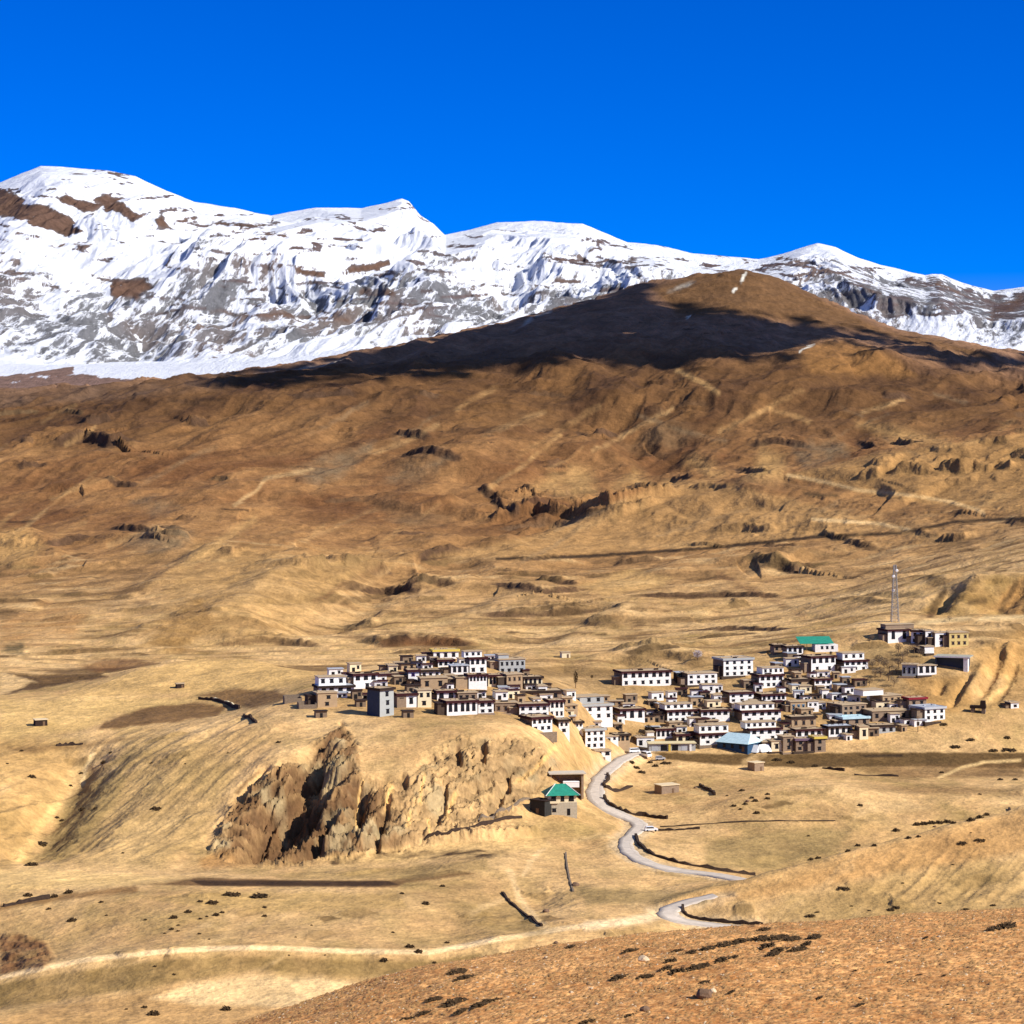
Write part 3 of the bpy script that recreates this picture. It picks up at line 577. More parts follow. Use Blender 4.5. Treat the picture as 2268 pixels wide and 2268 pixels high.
# -- right side fields below the village
paint(G, [(1440, 1666), (1600, 1670), (1800, 1668), (2000, 1666), (2268, 1668), (2900, 1664), (2900, 1704), (2400, 1702), (2000, 1698), (1760, 1700), (1600, 1694), (1480, 1682)], (.095, .06, .027), .97, 3, dr=(850, 1050), warp=5)
paint(G, [(1900, 1672), (2000, 1670), (2000, 1676), (1920, 1677)], (.03, .02, .014), .9, 3, dr=(850, 1050), warp=2)
paint(G, [(1880, 1700), (2268, 1690), (2268, 1720), (2000, 1725)], FIELD, .7, 6, dr=(800, 1050))
paint(G, [(1880, 1740), (2268, 1745), (2268, 1765), (1960, 1755)], FIELD, .55, 8, dr=(750, 1050))
paint(G, [(2080, 1722), (2130, 1700), (2180, 1688), (2260, 1684)], (.60, .45, .25), .8, 3, line=3, dr=(800, 1050), warp=3)
paint(G, [(1900, 1765), (2010, 1775), (2060, 1790), (1930, 1800), (1890, 1815)], PALE, .7, 10, dr=(740, 950))
paint(G, [(1560, 1870), (1700, 1840), (1900, 1830), (1850, 1880), (1700, 1930), (1560, 1925)], (.26, .195, .10), .8, 12, dr=(690, 850))
paint(G, [(1340, 1735), (1440, 1738), (1560, 1760), (1590, 1762)], (.6, .45, .25), .7, 4, line=3, dr=(750, 950))
paint(G, [(1200, 1815), (1330, 1830), (1290, 1860), (1170, 1850)], (.34, .25, .12), .5, 10, dr=(650, 850))
paint(G, [(1478, 2006), (1560, 1979), (1700, 1947), (1900, 1893), (2100, 1841), (2268, 1798), (2420, 1758)], (.60, .39, .19), .85, 8, line=8, warp=4, dr=(600, 690))  # crest highlight of the spur painted into the soil
# spur: gullied face
paint(G, [(1580, 1995), (1900, 1895), (2268, 1800), (2500, 1750), (2500, 1850), (2000, 1930), (1700, 1985)], (.44, .265, .12), .75, 14, dr=(600, 730))
paint(G, [(1700, 2010), (1900, 1960), (2268, 1900), (2268, 2040), (1700, 2050)], (.32, .225, .105), .6, 16, dr=(600, 690))
paint(G, [(1880, 1440), (1960, 1430), (2050, 1440), (2010, 1500), (1985, 1545), (1920, 1540), (1870, 1500)], (.20, .155, .09), .7, 14, dr=(1000, 1140), tex=T(8, .7, .8, 109))
# village ground and footpaths
paint(G, [(640, 1560), (900, 1470), (1250, 1500), (1700, 1480), (2000, 1440), (2150, 1500), (2060, 1600), (1700, 1660), (1400, 1660), (1250, 1600), (900, 1590)], (.26, .175, .092), .75, 16, dr=(850, 1140), tex=T(10, .75, .9, 97))
for pl in ([(1360, 1600), (1500, 1610), (1640, 1600)], [(1280, 1560), (1400, 1550), (1500, 1550)], [(1690, 1590), (1850, 1600), (1990, 1600)], [(1700, 1470), (1760, 1490), (1800, 1505)], [(1900, 1500), (1960, 1540), (2000, 1590)]):
    paint(G, pl, (.42, .30, .17), .7, 4, line=3, dr=(850, 1140), warp=6)
paint(G, [(2000, 1500), (2130, 1500), (2160, 1560), (2100, 1580), (2040, 1550)], (.30, .185, .078), .8, 10, dr=(950, 1100))
paint(G, [(2110, 1500), (2160, 1470), (2268, 1436), (2400, 1420), (2400, 1560), (2240, 1562), (2160, 1578), (2090, 1580)], (.30, .19, .085), .75, 9, dr=(950, 1140), tex=T(9, .75, .8, 110))
paint(G, [(2150, 1440), (2268, 1400), (2400, 1400), (2400, 1500), (2180, 1500)], (.42, .26, .11), .7, 14, dr=(1000, 1170))
paint(G, [(2230, 1500), (2240, 1520), (2200, 1540), (2185, 1560)], (.6, .42, .2), .7, 6, line=5, dr=(950, 1120))
paint(G, [(1950, 1388), (2050, 1378), (2120, 1372), (2268, 1366), (2400, 1362)], (.56, .44, .27), .85, 4, line=5, dr=(1100, 1200), warp=3)
paint(G, [(2040, 1350), (2150, 1290), (2300, 1262), (2300, 1362), (2060, 1366)], (.24, .155, .06), .75, 9, dr=(1180, 1400), tex=T(14, .75, .7, 98))
paint(G, [(2200, 1350), (2235, 1300), (2268, 1280), (2268, 1360)], (.40, .23, .095), .8, 9, dr=(1180, 1400))
for pl, w in (([(2060, 1362), (2075, 1335), (2092, 1312)], 8), ([(2215, 1350), (2235, 1320), (2250, 1295)], 7), ([(2150, 1335), (2180, 1330)], 6)):
    paint(G, pl, (.07, .045, .025), .8, 5, line=w, dr=(1180, 1400), warp=6)
# -- hills: rock outcrops, scree, pale paths
B = (1200, 3500)
for pl, w in (([(120, 985), (160, 970), (230, 985), (260, 970), (310, 975)], 14), ([(190, 930), (255, 925)], 9), ([(420, 938), (460, 938)], 8), ([(870, 958), (950, 968)], 7), ([(880, 1010), (980, 1008), (1020, 1018)], 6), ([(940, 1025), (990, 1030)], 4), ([(1060, 1092), (1105, 1105)], 5), ([(1075, 1118), (1150, 1150)], 5), ([(760, 1255), (870, 1265)], 9), ([(680, 1262), (735, 1262)], 7), ([(880, 1190), (960, 1185)], 4), ([(760, 1195), (830, 1200)], 4), ([(930, 1240), (980, 1225), (1040, 1220)], 7), ([(750, 1300), (860, 1312), (930, 1310)], 6), ([(430, 885), (510, 885)], 6), ([(640, 875), (790, 872)], 5), ([(140, 1200), (200, 1185)], 5), ([(1060, 1360), (1200, 1362), (1330, 1350)], 5), ([(1090, 1300), (1200, 1312), (1330, 1300)], 4), ([(1400, 1318), (1600, 1318), (1740, 1322)], 4), ([(1680, 1255), (1760, 1265), (1800, 1250)], 5), ([(540, 1010), (560, 1015)], 5)):
    paint(G, pl, ROCK, .92, w * .7, line=w * .4, warp=14, wl=22, dr=B, seed=5 + w, tex=T(20, .5, 1.2, 106))
paint(G, [(1100, 1140), (1220, 1130), (1340, 1122), (1400, 1108), (1460, 1095), (1510, 1085), (1510, 1105), (1440, 1130), (1380, 1150), (1300, 1150), (1180, 1165), (1080, 1160)], (.15, .075, .035), .9, 9, dr=B, tex=T(18, .6, 1.0, 99))
paint(G, [(1360, 1150), (1372, 1125)], (.03, .016, .012), .95, 5, line=10, dr=B); paint(G, [(1420, 1135), (1430, 1108)], (.03, .016, .012), .95, 5, line=6, dr=B)
paint(G, [(1090, 1142), (1200, 1136), (1340, 1128)], (.035, .02, .014), .9, 4, line=5, warp=10, wl=14, dr=B, tex=T(16, .5, 1.4, 101))
paint(G, [(830, 1415), (1000, 1405), (1060, 1425), (1000, 1435), (860, 1435)], UMBER, .9, 8, dr=(1150, 1700), tex=T(14, .8, .8, 102))
paint(G, [(870, 1415), (900, 1412)], ROCK, .9, 6, line=10, dr=(1150, 1700))
for pl, w in (([(1980, 1042), (2050, 1045)], 8), ([(2085, 1025), (2130, 1050)], 17), ([(2150, 1035), (2190, 1040)], 7), ([(2240, 1000), (2300, 1000)], 14), ([(1900, 1058), (1950, 1052)], 6), ([(2110, 1105), (2130, 1108)], 5), ([(2250, 1100), (2290, 1100)], 8), ([(1780, 1095), (1850, 1100)], 5)):
    paint(G, pl, (.05, .035, .02), .9, 6, line=w * .6, warp=14, wl=12, dr=(1500, 2250), seed=8 + w)
paint(G, [(1740, 1052), (1950, 1004), (2268, 958), (2400, 950), (2400, 1150), (2000, 1110), (1880, 1085)], (.34, .205, .092), .7, 5, warp=5, wl=20, dr=(1500, 2130))
paint(G, [(950, 1235), (1200, 1182), (1480, 1064), (1560, 1062), (1740, 1102), (2000, 1170), (1560, 1213), (1100, 1238)], (.38, .235, .11), .6, 8, warp=8, wl=20, dr=(1400, 2300))
paint(G, [(430, 1200), (700, 1230), (900, 1236), (760, 1300), (640, 1420), (400, 1440), (330, 1400)], (.40, .26, .12), .45, 25, warp=18, wl=30, dr=B)
# grey green scree
for pl in ([(650, 1040), (740, 1000), (830, 980), (780, 1040), (700, 1080)], [(290, 1110), (350, 1105), (400, 1125), (340, 1140)], [(270, 1200), (350, 1165), (420, 1170), (430, 1205), (330, 1225)], [(1750, 1000), (1800, 975), (1860, 985), (1880, 1010), (1790, 1040)], [(860, 1060), (930, 1030), (1000, 1010), (940, 1060)]):
    paint(G, pl, (.155, .12, .085), .75, 14, warp=18, wl=20, dr=B, tex=T(20, .7, .9, 103))
# pale warm patches
for pl in ([(1240, 1060), (1270, 1030), (1310, 1050), (1320, 1090), (1270, 1100)], [(1180, 1080), (1230, 1050), (1250, 1095)], [(1360, 1080), (1400, 1040), (1440, 1070)], [(1660, 1060), (1690, 990), (1740, 1010), (1740, 1060)], [(1540, 1010), (1600, 1050), (1580, 1060), (1520, 1020)], [(1900, 940), (2000, 950), (2110, 985), (1990, 975)]):
    paint(G, pl, (.42, .27, .125), .6, 20, warp=14, wl=25, dr=(1900, 2800))
paint(G, [(-100, 1180), (60, 1170), (100, 1210), (60, 1250), (-100, 1260)], (.42, .26, .115), .7, 16, dr=B)
paint(G, [(560, 1150), (430, 1240), (330, 1300)], (.44, .28, .13), .5, 10, line=9, warp=12, wl=20, dr=B)
paint(G, [(690, 1040), (590, 1060), (560, 1090), (520, 1120)], (.46, .31, .17), .7, 4, line=4, warp=10, wl=20, dr=B)
paint(G, [(480, 1380), (400, 1440), (310, 1430), (380, 1370), (440, 1320)], (.20, .115, .04), .6, 14, dr=B)
paint(G, [(0, 1380), (100, 1330), (200, 1350), (160, 1420), (0, 1440)], (.36, .20, .09), .7, 14, dr=B, tex=T(22, .6, .9, 104))
paint(G, [(0, 1445), (20, 1425), (55, 1420), (50, 1450)], (.07, .065, .04), .85, 9, dr=B, tex=T(8, .8, .8, 105))
paint(G, [(1280, 1300), (1400, 1260), (1490, 1280), (1470, 1300), (1350, 1320)], (.46, .30, .14), .7, 8, dr=(1100, 2000))
paint(G, [(1745, 1052), (1830, 1068), (1900, 1085), (2000, 1095), (2100, 1110), (2170, 1130), (2180, 1138)], (.52, .36, .20), .85, 3, line=3.6, dr=(1500, 2250), warp=3)
paint(G, [(1800, 1150), (1950, 1160), (2020, 1175)], (.60, .43, .25), .9, 2.5, line=3.5, dr=(1400, 2250), warp=3)
paint(G, [(1100, 1238), (1300, 1232), (1560, 1215), (1800, 1190), (2000, 1180), (2120, 1155), (2268, 1148)], (.055, .034, .02), 1, 2, line=3.6, dr=(1350, 2200), warp=3)
paint(G, [(1500, 820), (1560, 850), (1590, 870)], (.34, .22, .11), .7, 5, line=5, dr=(2300, 3100), warp=5)
paint(G, [(1770, 790), (1800, 760), (1860, 750), (1930, 770), (1990, 800), (2020, 830), (1900, 830), (1800, 825)], (.22, .115, .045), .8, 12, dr=(2500, 3200), warp=14, wl=30)
rg = random.Random(29)
for _ in range(60):                                    # pale washes and darker runnels on the near slopes
    x_, y_ = rg.uniform(-60, 2330), rg.uniform(1640, 2180); l_ = rg.uniform(20, 80); sl_ = rg.uniform(.3, .8)
    if 440 < x_ < 1260 and y_ < 1930: continue
    paint(G, [(x_ + l_, y_ - l_ * sl_), (x_ + rg.uniform(-6, 6), y_ + rg.uniform(-5, 5)), (x_ - l_, y_ + l_ * sl_)], rg.choice(((.60, .44, .26), (.56, .40, .23), (.28, .205, .10), (.23, .165, .085))), rg.uniform(.3, .65), 5, line=rg.uniform(2, 9), warp=8, wl=5, dr=(470, 1000), seed=rg.randint(1, 99), tex=T(9, .6, 1.0, rg.randint(1, 99)))
rg = random.Random(23)
for _ in range(95):                                    # wash lines and stony runnels down the fall line
    x_, y_ = rg.uniform(-60, 2330), rg.uniform(880, 1400); l_ = rg.uniform(30, 110); sl_ = rg.uniform(.35, .75)
    if x_ > 1500: sl_ = rg.choice((-.5, -.3, .5, .3))
    paint(G, [(x_ + l_, y_ - l_ * sl_), (x_ + rg.uniform(-8, 8), y_ + rg.uniform(-6, 6)), (x_ - l_, y_ + l_ * sl_)], rg.choice(((.46, .30, .155), (.40, .25, .12), (.14, .075, .04), (.20, .145, .095))), rg.uniform(.3, .65), 4, line=rg.uniform(1.5, 7), warp=10, wl=18, dr=(1150, 3000), seed=rg.randint(1, 99), tex=T(25, .6, 1.0, rg.randint(1, 99)))
# the dark summit: brown cap with a few snow patches
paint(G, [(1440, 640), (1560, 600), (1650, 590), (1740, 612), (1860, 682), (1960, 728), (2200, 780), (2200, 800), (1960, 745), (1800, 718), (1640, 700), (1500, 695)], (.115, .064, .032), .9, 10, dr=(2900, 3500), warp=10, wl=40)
paint(G, [(-100, 870), (200, 850), (500, 836), (520, 860), (300, 880), (0, 905)], (.115, .075, .06), .8, 9, dr=(2500, 3300), tex=T(60, .6, .8, 107))
for pl, w in (([(1640, 622), (1652, 606)], 3), ([(1626, 646), (1632, 640)], 3), ([(1770, 780), (1790, 768), (1805, 763)], 1.5), ([(1520, 705), (1530, 700)], 1.5)):
    paint(G, pl, SNOW, .95, 2.5, line=w, dr=(2700, 3500), warp=9, wl=14)
for pl in ([(480, 840), (620, 825), (760, 800)], [(1190, 700), (1220, 690)], [(1480, 645), (1540, 622)], [(1130, 735), (1180, 705)]):
    paint(G, pl, (.6, .62, .66), .6, 3, line=3, dr=(2900, 3500), warp=8, wl=30, tex=T(40, .4, 1.2, 108))

# ------------------------------------------------------------------ snow range
L = []
for x in range(-1000, 3400, 220): L += [(x, 900, 3350), (x, 880, 3700)]
add((-1000, 830, 3950), (0, 826, 3950), (300, 822, 3950), (600, 806, 4000), (900, 800, 4050), (1400, 800, 4100), (3300, 830, 4100))
add((-1000, 800, 4250), (0, 792, 4250), (300, 802, 4250), (600, 788, 4300), (900, 760, 4350), (1400, 740, 4400), (2200, 745, 4300), (3300, 760, 4300))
add((-1000, 700, 4700), (0, 700, 4700), (330, 716, 4650), (600, 690, 4750), (900, 680, 4800), (1300, 660, 4900), (1900, 660, 4900), (2268, 690, 4700), (3300, 690, 4700))
add((-1000, 610, 5250), (0, 610, 5250), (300, 610, 5200), (620, 580, 5300), (900, 600, 5250), (1200, 585, 5350), (1400, 590, 5400), (1800, 630, 5300), (2000, 680, 5200), (2120, 700, 5100), (2268, 680, 5000), (3300, 660, 5100))
sky_line = [(-1000, 520), (-400, 470), (-100, 430), (0, 405), (30, 393), (90, 368), (150, 372), (240, 379), (300, 391), (370, 425), (430, 449), (520, 461), (600, 480), (650, 470), (700, 461), (800, 463), (850, 451), (890, 440), (905, 446), (930, 476), (960, 496), (985, 522), (1040, 510), (1100, 490), (1200, 488), (1290, 494), (1340, 516), (1390, 538), (1450, 540), (1530, 560), (1600, 567), (1680, 576), (1730, 565), (1810, 538), (1850, 548), (1900, 571), (1960, 590), (2050, 610), (2080, 605), (2130, 626), (2200, 646), (2268, 636), (2400, 600), (2700, 580), (3300, 640)]
add(*[(x, y, 6600 + 150 * math.sin(x / 300)) for x, y in sky_line], step=45)
add(*[(x, y + 68, 5900) for x, y in sky_line[::2]], step=120)
add(*[(x, y + 26, 6330) for x, y in sky_line[::2]], step=120)
for x in range(-1000, 3400, 160): L.append((x, 760, 7600))
ev2 = solve_surface(L, k=3.0, beta=1.15)
PX2 = np.concatenate([np.arange(-1000, -250, 12), np.arange(-250, 2530, 2.15), np.arange(2530, 3300, 12)])
D2 = make_rows(3400, 7600, 640, ev2, np.linspace(0, 2268, 24), .6, .3)
M = Field(PX2, D2, ev2)
X2, Y2 = M.X.astype(np.float32), M.Y.astype(np.float32)
pyM = M.rows().astype(np.float32); pxM = np.repeat(PX2[None].astype(np.float32), len(D2), 0)
up = sst(4050, 4500, Y2); topg = 1 - .85 * sst(5600, 6350, Y2)
wxx = fbm(X2 / 600, Y2 / 600, 3, 120) * 160
fa = (X2 * .93 - Y2 * .36 + wxx)
r1 = fbm(fa / 330, (Y2 + X2 * .4) / 1500, 5, 121, True); r2_ = fbm(X2 / 500, Y2 / 500, 5, 122, True); r3 = fbm(fa / 70, (Y2 + X2 * .4) / 400, 4, 123, True)
loww = 1 - sst(5000, 5900, Y2)
M.Z += up * topg * (r1 * 52 + r2_ * 46 * (1 - .4 * loww) + r3 * lerp(9, 20, loww)) - up * topg * 18
zz = (M.Z + 30 * fbm(X2 / 500, Y2 / 500, 3, 124)).astype(np.float32)
s1 = zz / 46; f1 = s1 - np.floor(s1)
M.Z += up * topg * (sst(0, .3, f1) - f1) * 12 * np.clip(fbm(X2 / 350, Y2 / 350, 3, 125) + .45, 0, 1)
M.Z += up * fbm(X2 / 45, Y2 / 45, 3, 126) * 3.0 * lerp(.35, 1, topg)
for pl, h_, w_ in (([(890, 448), (800, 500), (690, 540), (560, 592), (440, 640), (310, 660)], 70, 110), ([(1100, 500), (1010, 560), (900, 620), (830, 690)], 60, 95), ([(1290, 505), (1230, 560), (1180, 640)], 50, 80), ([(150, 385), (130, 430), (60, 520), (0, 600)], 60, 110), ([(1810, 548), (1750, 600), (1700, 650)], 55, 80), ([(1860, 560), (1900, 620), (1950, 690)], 45, 60), ([(2080, 612), (2020, 660), (1990, 720)], 50, 60), ([(600, 490), (480, 540), (350, 562)], 45, 90), ([(430, 460), (330, 500), (230, 520)], 40, 70), ([(1480, 565), (1440, 620), (1400, 670)], 35, 60),
                   ([(320, 800), (315, 720), (335, 640), (420, 585)], -55, 60), ([(700, 715), (640, 620), (600, 560)], -50, 60), ([(960, 505), (900, 560), (760, 620)], -55, 70), ([(1150, 690), (1130, 600), (1180, 530)], -40, 50), ([(200, 740), (190, 640), (230, 560)], -40, 60), ([(1980, 600), (1900, 650), (1870, 690)], -40, 50), ([(520, 780), (500, 700), (520, 640)], -35, 50), ([(60, 760), (90, 680), (80, 610)], -35, 50)):
    height_line(M, [M.ray(x_, y_, 3900) for x_, y_ in pl], h_ * .68, w_ * 1.1, .5, seed=int(w_))
skx = np.interp(PX2, [p[0] for p in sky_line], [p[1] for p in sky_line])
lim = skx[None] + np.clip(6620 - D2, 0, None)[:, None] * .03 + np.where(D2 > 6760, 6, 0)[:, None]
rw = M.rows(); M.Z += np.where(rw < lim, (rw - lim) * .9, 0) / F * D2[:, None]
M.Z += sst(5600, 6300, Y2) * fbm(X2 / 120, Y2 / 120, 4, 135) * 5
rg = random.Random(31)
STR = []
for _ in range(280):                                   # broken strata: thin bands of bare rock
    x_ = rg.uniform(-60, 2330); sk_ = float(np.interp(x_, [p[0] for p in sky_line], [p[1] for p in sky_line]))
    y_ = sk_ + 14 + rg.random() ** 1.3 * (690 - sk_); l_ = rg.uniform(7, 42); t_ = rg.uniform(-.12, .22)
    STR.append(([(x_ - l_, y_ - l_ * t_), (x_, y_ + rg.uniform(-3, 3)), (x_ + l_, y_ + l_ * t_)], rg.uniform(.8, 3.2)))
# bare rock where the wall is steep, along strata and low on the wall
gy = np.gradient(M.Z, axis=0) / np.gradient(M.Y, axis=0); gx = np.gradient(M.Z, axis=1) / np.gradient(M.X, axis=1)
dirrock = sst(.15, .95, gy + .35 * np.abs(gx)) * .22 + sst(0.05, .9, -gx) * .22
strata = fbm(X2 / 420, zz / 11, 4, 127) ; sg = fbm(X2 / 380, Y2 / 500, 4, 128)
low = sst(560, 720, pyM + 60 * fbm(X2 / 260, Y2 / 400, 3, 129))
K = .03 + dirrock * lerp(.35, .6, low) + .43 * low + .16 * sst(1700, 2000, pxM) * sst(560, 640, pyM) + np.clip((strata - .16) * 2.2, 0, 1) * np.clip(sg * 1.6 + .1, 0, 1) * .34
K += np.clip((-r3 - .05), 0, 1) * low * .4 - np.clip(r3 - .25, 0, 1) * low * .35
K = np.clip(K, 0, .75) * up
M.K = K.astype(np.float32)
Cb = lerp(arr((.125, .09, .075)), arr((.115, .115, .12)), np.clip(.5 + 1.5 * fbm(X2 / 300, Y2 / 300, 3, 130) + .35, 0, 1)[..., None])
M.C = lerp(Cb, arr((.17, .105, .08)), (1 - sst(4000, 4250, Y2))[..., None]).astype(np.float32)
V = (3600, 7200)
for pl, w in STR: paint(M, pl, (.085, .055, .05), .9, 2.5, dr=V, line=w, warp=9, wl=40, rock=.86, seed=int(w * 20), tex=T(35, .7, 1.0, 136))
BR = (.10, .058, .04)
for pl in ([(-200, 430), (0, 415), (22, 425), (60, 450), (110, 455), (160, 490), (185, 515), (150, 522), (90, 508), (20, 480), (-200, 470)], [(125, 440), (150, 425), (185, 445), (225, 455), (200, 470), (150, 458)], [(200, 440), (240, 430), (270, 445), (300, 470), (335, 480), (300, 490), (240, 470)], [(345, 490), (365, 480), (380, 505), (360, 505)], [(250, 620), (320, 615), (335, 640), (300, 665), (245, 655)], [(640, 592), (670, 600), (720, 600), (715, 615), (660, 612)], [(755, 605), (800, 580), (865, 578), (870, 590), (800, 598), (760, 612)]):
    paint(M, pl, BR, 1, 6, dr=V, warp=22, wl=60, rock=.84)
for pl, w in (([(380, 498), (440, 482), (500, 495)], 5), ([(520, 500), (600, 500), (610, 490)], 6), ([(560, 520), (620, 520), (700, 515)], 3), ([(0, 578), (50, 582)], 6), ([(0, 605), (90, 605)], 3), ([(0, 620), (100, 620)], 3), ([(100, 542), (200, 545)], 5), ([(160, 380), (200, 390), (250, 395)], 4), ([(210, 378), (290, 390)], 5), ([(905, 450), (930, 480), (945, 490)], 5), ([(90, 420), (115, 420)], 4), ([(360, 590), (380, 565)], 4), ([(800, 645), (865, 650)], 10), ([(480, 690), (700, 705), (770, 708)], 5), ([(1170, 562), (1300, 575)], 3), ([(1390, 570), (1430, 575)], 5), ([(1235, 622), (1280, 622)], 4), ([(1560, 568), (1610, 570)], 4), ([(1650, 578), (1680, 577)], 4), ([(1455, 540), (1470, 548)], 4), ([(1500, 570), (1530, 566)], 4), ([(1720, 570), (1780, 580), (1840, 600)], 7), ([(1890, 620), (1950, 650)], 4), ([(2060, 615), (2120, 650)], 7), ([(2200, 700), (2268, 660)], 14), ([(1010, 575), (1060, 570)], 4)):
    paint(M, pl, BR, .9, 5, dr=V, line=w * .8, warp=20, wl=50, rock=.84, tex=T(50, .75, .9, 134))
for pl in ([(0, 720), (140, 705), (230, 690), (290, 680), (320, 740), (310, 800), (120, 795), (0, 780)], [(320, 740), (360, 700), (450, 720), (520, 740), (600, 750), (640, 790), (500, 800), (330, 805)], [(1180, 660), (1250, 640), (1350, 650), (1380, 670), (1250, 710), (1180, 700)], [(1850, 650), (1950, 690), (2050, 720), (2070, 750), (1950, 730), (1870, 690)], [(2120, 760), (2200, 720), (2300, 690), (2300, 770)], [(740, 660), (850, 660), (960, 690), (900, 720), (780, 720)]):
    paint(M, pl, None, .75, 22, dr=V, warp=30, wl=90, rock=.60, tex=T(60, .6, .9, 131))
for pl in ([(180, 780), (230, 730), (290, 690)], [(315, 810), (312, 775), (305, 745)], [(700, 720), (690, 690), (660, 650), (640, 625)], [(870, 770), (900, 720), (930, 690)], [(760, 780), (700, 800), (640, 815)], [(1120, 640), (1140, 590)], [(1190, 690), (1220, 640)]):
    paint(M, pl, None, .95, 5, line=4, dr=V, warp=8, wl=40, rock=.0, tex=T(60, .5, 1.2, 137))
paint(M, [(-300, 836), (100, 832), (300, 838), (560, 822), (640, 830), (640, 900), (-300, 900)], None, .95, 5, dr=(3300, 4000), warp=10, wl=80, rock=.85, tex=T(160, .8, .9, 132))
paint(M, [(60, 832), (100, 818), (150, 814), (165, 826), (120, 834)], None, .9, 4, dr=(3300, 4300), warp=6, wl=60, rock=.9)
paint(M, [(0, 860), (90, 845), (160, 825), (260, 838), (300, 850), (200, 870), (0, 890)], None, .9, 7, dr=(3300, 4300), warp=14, wl=60, rock=.9)
for pl in ([(-100, 812), (100, 818), (250, 815)], [(0, 838), (90, 828), (160, 815)], [(240, 818), (400, 830), (640, 800)], [(300, 845), (500, 822), (700, 795), (900, 762)]):
    paint(M, pl, None, .9, 4, dr=(3300, 4400), line=4, warp=8, wl=60, rock=.85 if pl[0][0] == 0 else .0)
# ------------------------------------------------------------------ foreground hill
L = []
add((-900, 2560, 190), (-300, 2500, 205), (0, 2440, 215), (300, 2340, 230), (500, 2275, 240), (700, 2216, 245), (900, 2150, 250), (1150, 2110, 255), (1400, 2076, 258), (1700, 2050, 262), (2000, 2030, 266), (2268, 2014, 270), (2700, 1985, 275), (3200, 1960, 280))
add((-900, 2700, 260), (-300, 2600, 260), (0, 2500, 268), (300, 2375, 278), (500, 2310, 285), (700, 2260, 290), (1150, 2150, 295), (1700, 2090, 300), (2268, 2055, 306), (3200, 2000, 315))
add((-900, 2700, 350), (500, 2480, 350), (1134, 2420, 355), (2268, 2380, 360), (3200, 2360, 360)); add((-900, 2620, 440), (1134, 2620, 440), (3200, 2620, 440))
add((-900, 2700, 160), (0, 2560, 165), (500, 2480, 165), (1134, 2362, 165), (2268, 2300, 165), (3200, 2260, 165))
for x in range(-900, 3300, 250):
    lo = max(0, 900 - x) * .12
    L += [(x, 2320 + 8500 / d_ + lo, d_) for d_ in (12, 20, 35, 60, 85, 110, 135)]
ev3 = solve_surface(L, k=2.0)
PX3 = np.concatenate([np.arange(-900, -200, 14), np.arange(-200, 2480, 2.3), np.arange(2480, 3200, 14)])
D3 = np.concatenate([np.exp(np.linspace(np.log(2), np.log(110), 40))[:-1], np.linspace(110, 285, 520), np.linspace(287, 440, 60)])
FG = Field(PX3, D3, ev3)
for sgn in (-1, 1):                                   # the hill goes on to both sides of the viewpoint
    ext = (PX3[0] - np.geomspace(60, 16000, 40)[::-1]) if sgn < 0 else (PX3[-1] + np.geomspace(60, 16000, 40))
    k_ = 0 if sgn < 0 else -1; zc = np.repeat(FG.Z[:, k_:k_ + 1] if sgn < 0 else FG.Z[:, -1:], 40, 1)
    FG.px = np.concatenate([ext, FG.px]) if sgn < 0 else np.concatenate([FG.px, ext])
    FG.Z = np.concatenate([zc, FG.Z] if sgn < 0 else [FG.Z, zc], 1)
FG.Y = np.repeat(FG.d[:, None], len(FG.px), 1); FG.X = (FG.px[None] - 1134) / F * FG.d[:, None]; FG.K = np.zeros(FG.Z.shape, np.float32)
FG.Z = lerp(np.broadcast_to(CZ - 1.7 - .264 * D3[:, None], FG.Z.shape), FG.Z, sst(20, 60, D3)[:, None])
X3, Y3 = FG.X.astype(np.float32), FG.Y.astype(np.float32)
nf = sst(40, 120, Y3)
FG.Z += nf * (fbm(X3 / 18, Y3 / 18, 3, 140) * .5 + fbm(X3 / 3.2, Y3 / 3.2, 3, 141) * .22 + fbm(X3 / .9, Y3 / .9, 3, 142) * .12)
f1 = fbm(X3 / 14, Y3 / 14, 4, 143); f2 = fbm(X3 / 1.3, Y3 / 1.3, 3, 144)
Cf = lerp(arr((.33, .165, .068)), arr((.56, .34, .165)), np.clip(.45 + .7 * f1 + 1.3 * f2, 0, 1)[..., None])
Cf = lerp(Cf, arr((.17, .085, .035)), np.clip(.05 + 1.5 * fbm(X3 / .55, Y3 / .55, 3, 145), 0, .8)[..., None])
FG.C = Cf.astype(np.float32)

# ------------------------------------------------------------------ materials
MATS = {}
def new_mat(name):
    m = bpy.data.materials.new(name); m.use_nodes = True; n = m.node_tree; n.nodes.clear()
    o = n.nodes.new('ShaderNodeOutputMaterial'); b = n.nodes.new('ShaderNodeBsdfPrincipled'); n.links.new(b.outputs[0], o.inputs['Surface'])
    b.inputs['Roughness'].default_value = .95; b.inputs['Specular IOR Level'].default_value = .1
    MATS[name] = m
    return m, n, b
def noise_node(n, scale, detail=6, rough=.6, vec=None):
    t = n.nodes.new('ShaderNodeTexNoise'); t.inputs['Scale'].default_value = scale; t.inputs['Detail'].default_value = detail; t.inputs['Roughness'].default_value = rough
    if vec is not None: n.links.new(vec, t.inputs['Vector'])
    return t
def mrange(n, src, a, b, c, d):
    r = n.nodes.new('ShaderNodeMapRange'); r.inputs[1].default_value = a; r.inputs[2].default_value = b; r.inputs[3].default_value = c; r.inputs[4].default_value = d
    n.links.new(src, r.inputs[0]); return r.outputs[0]
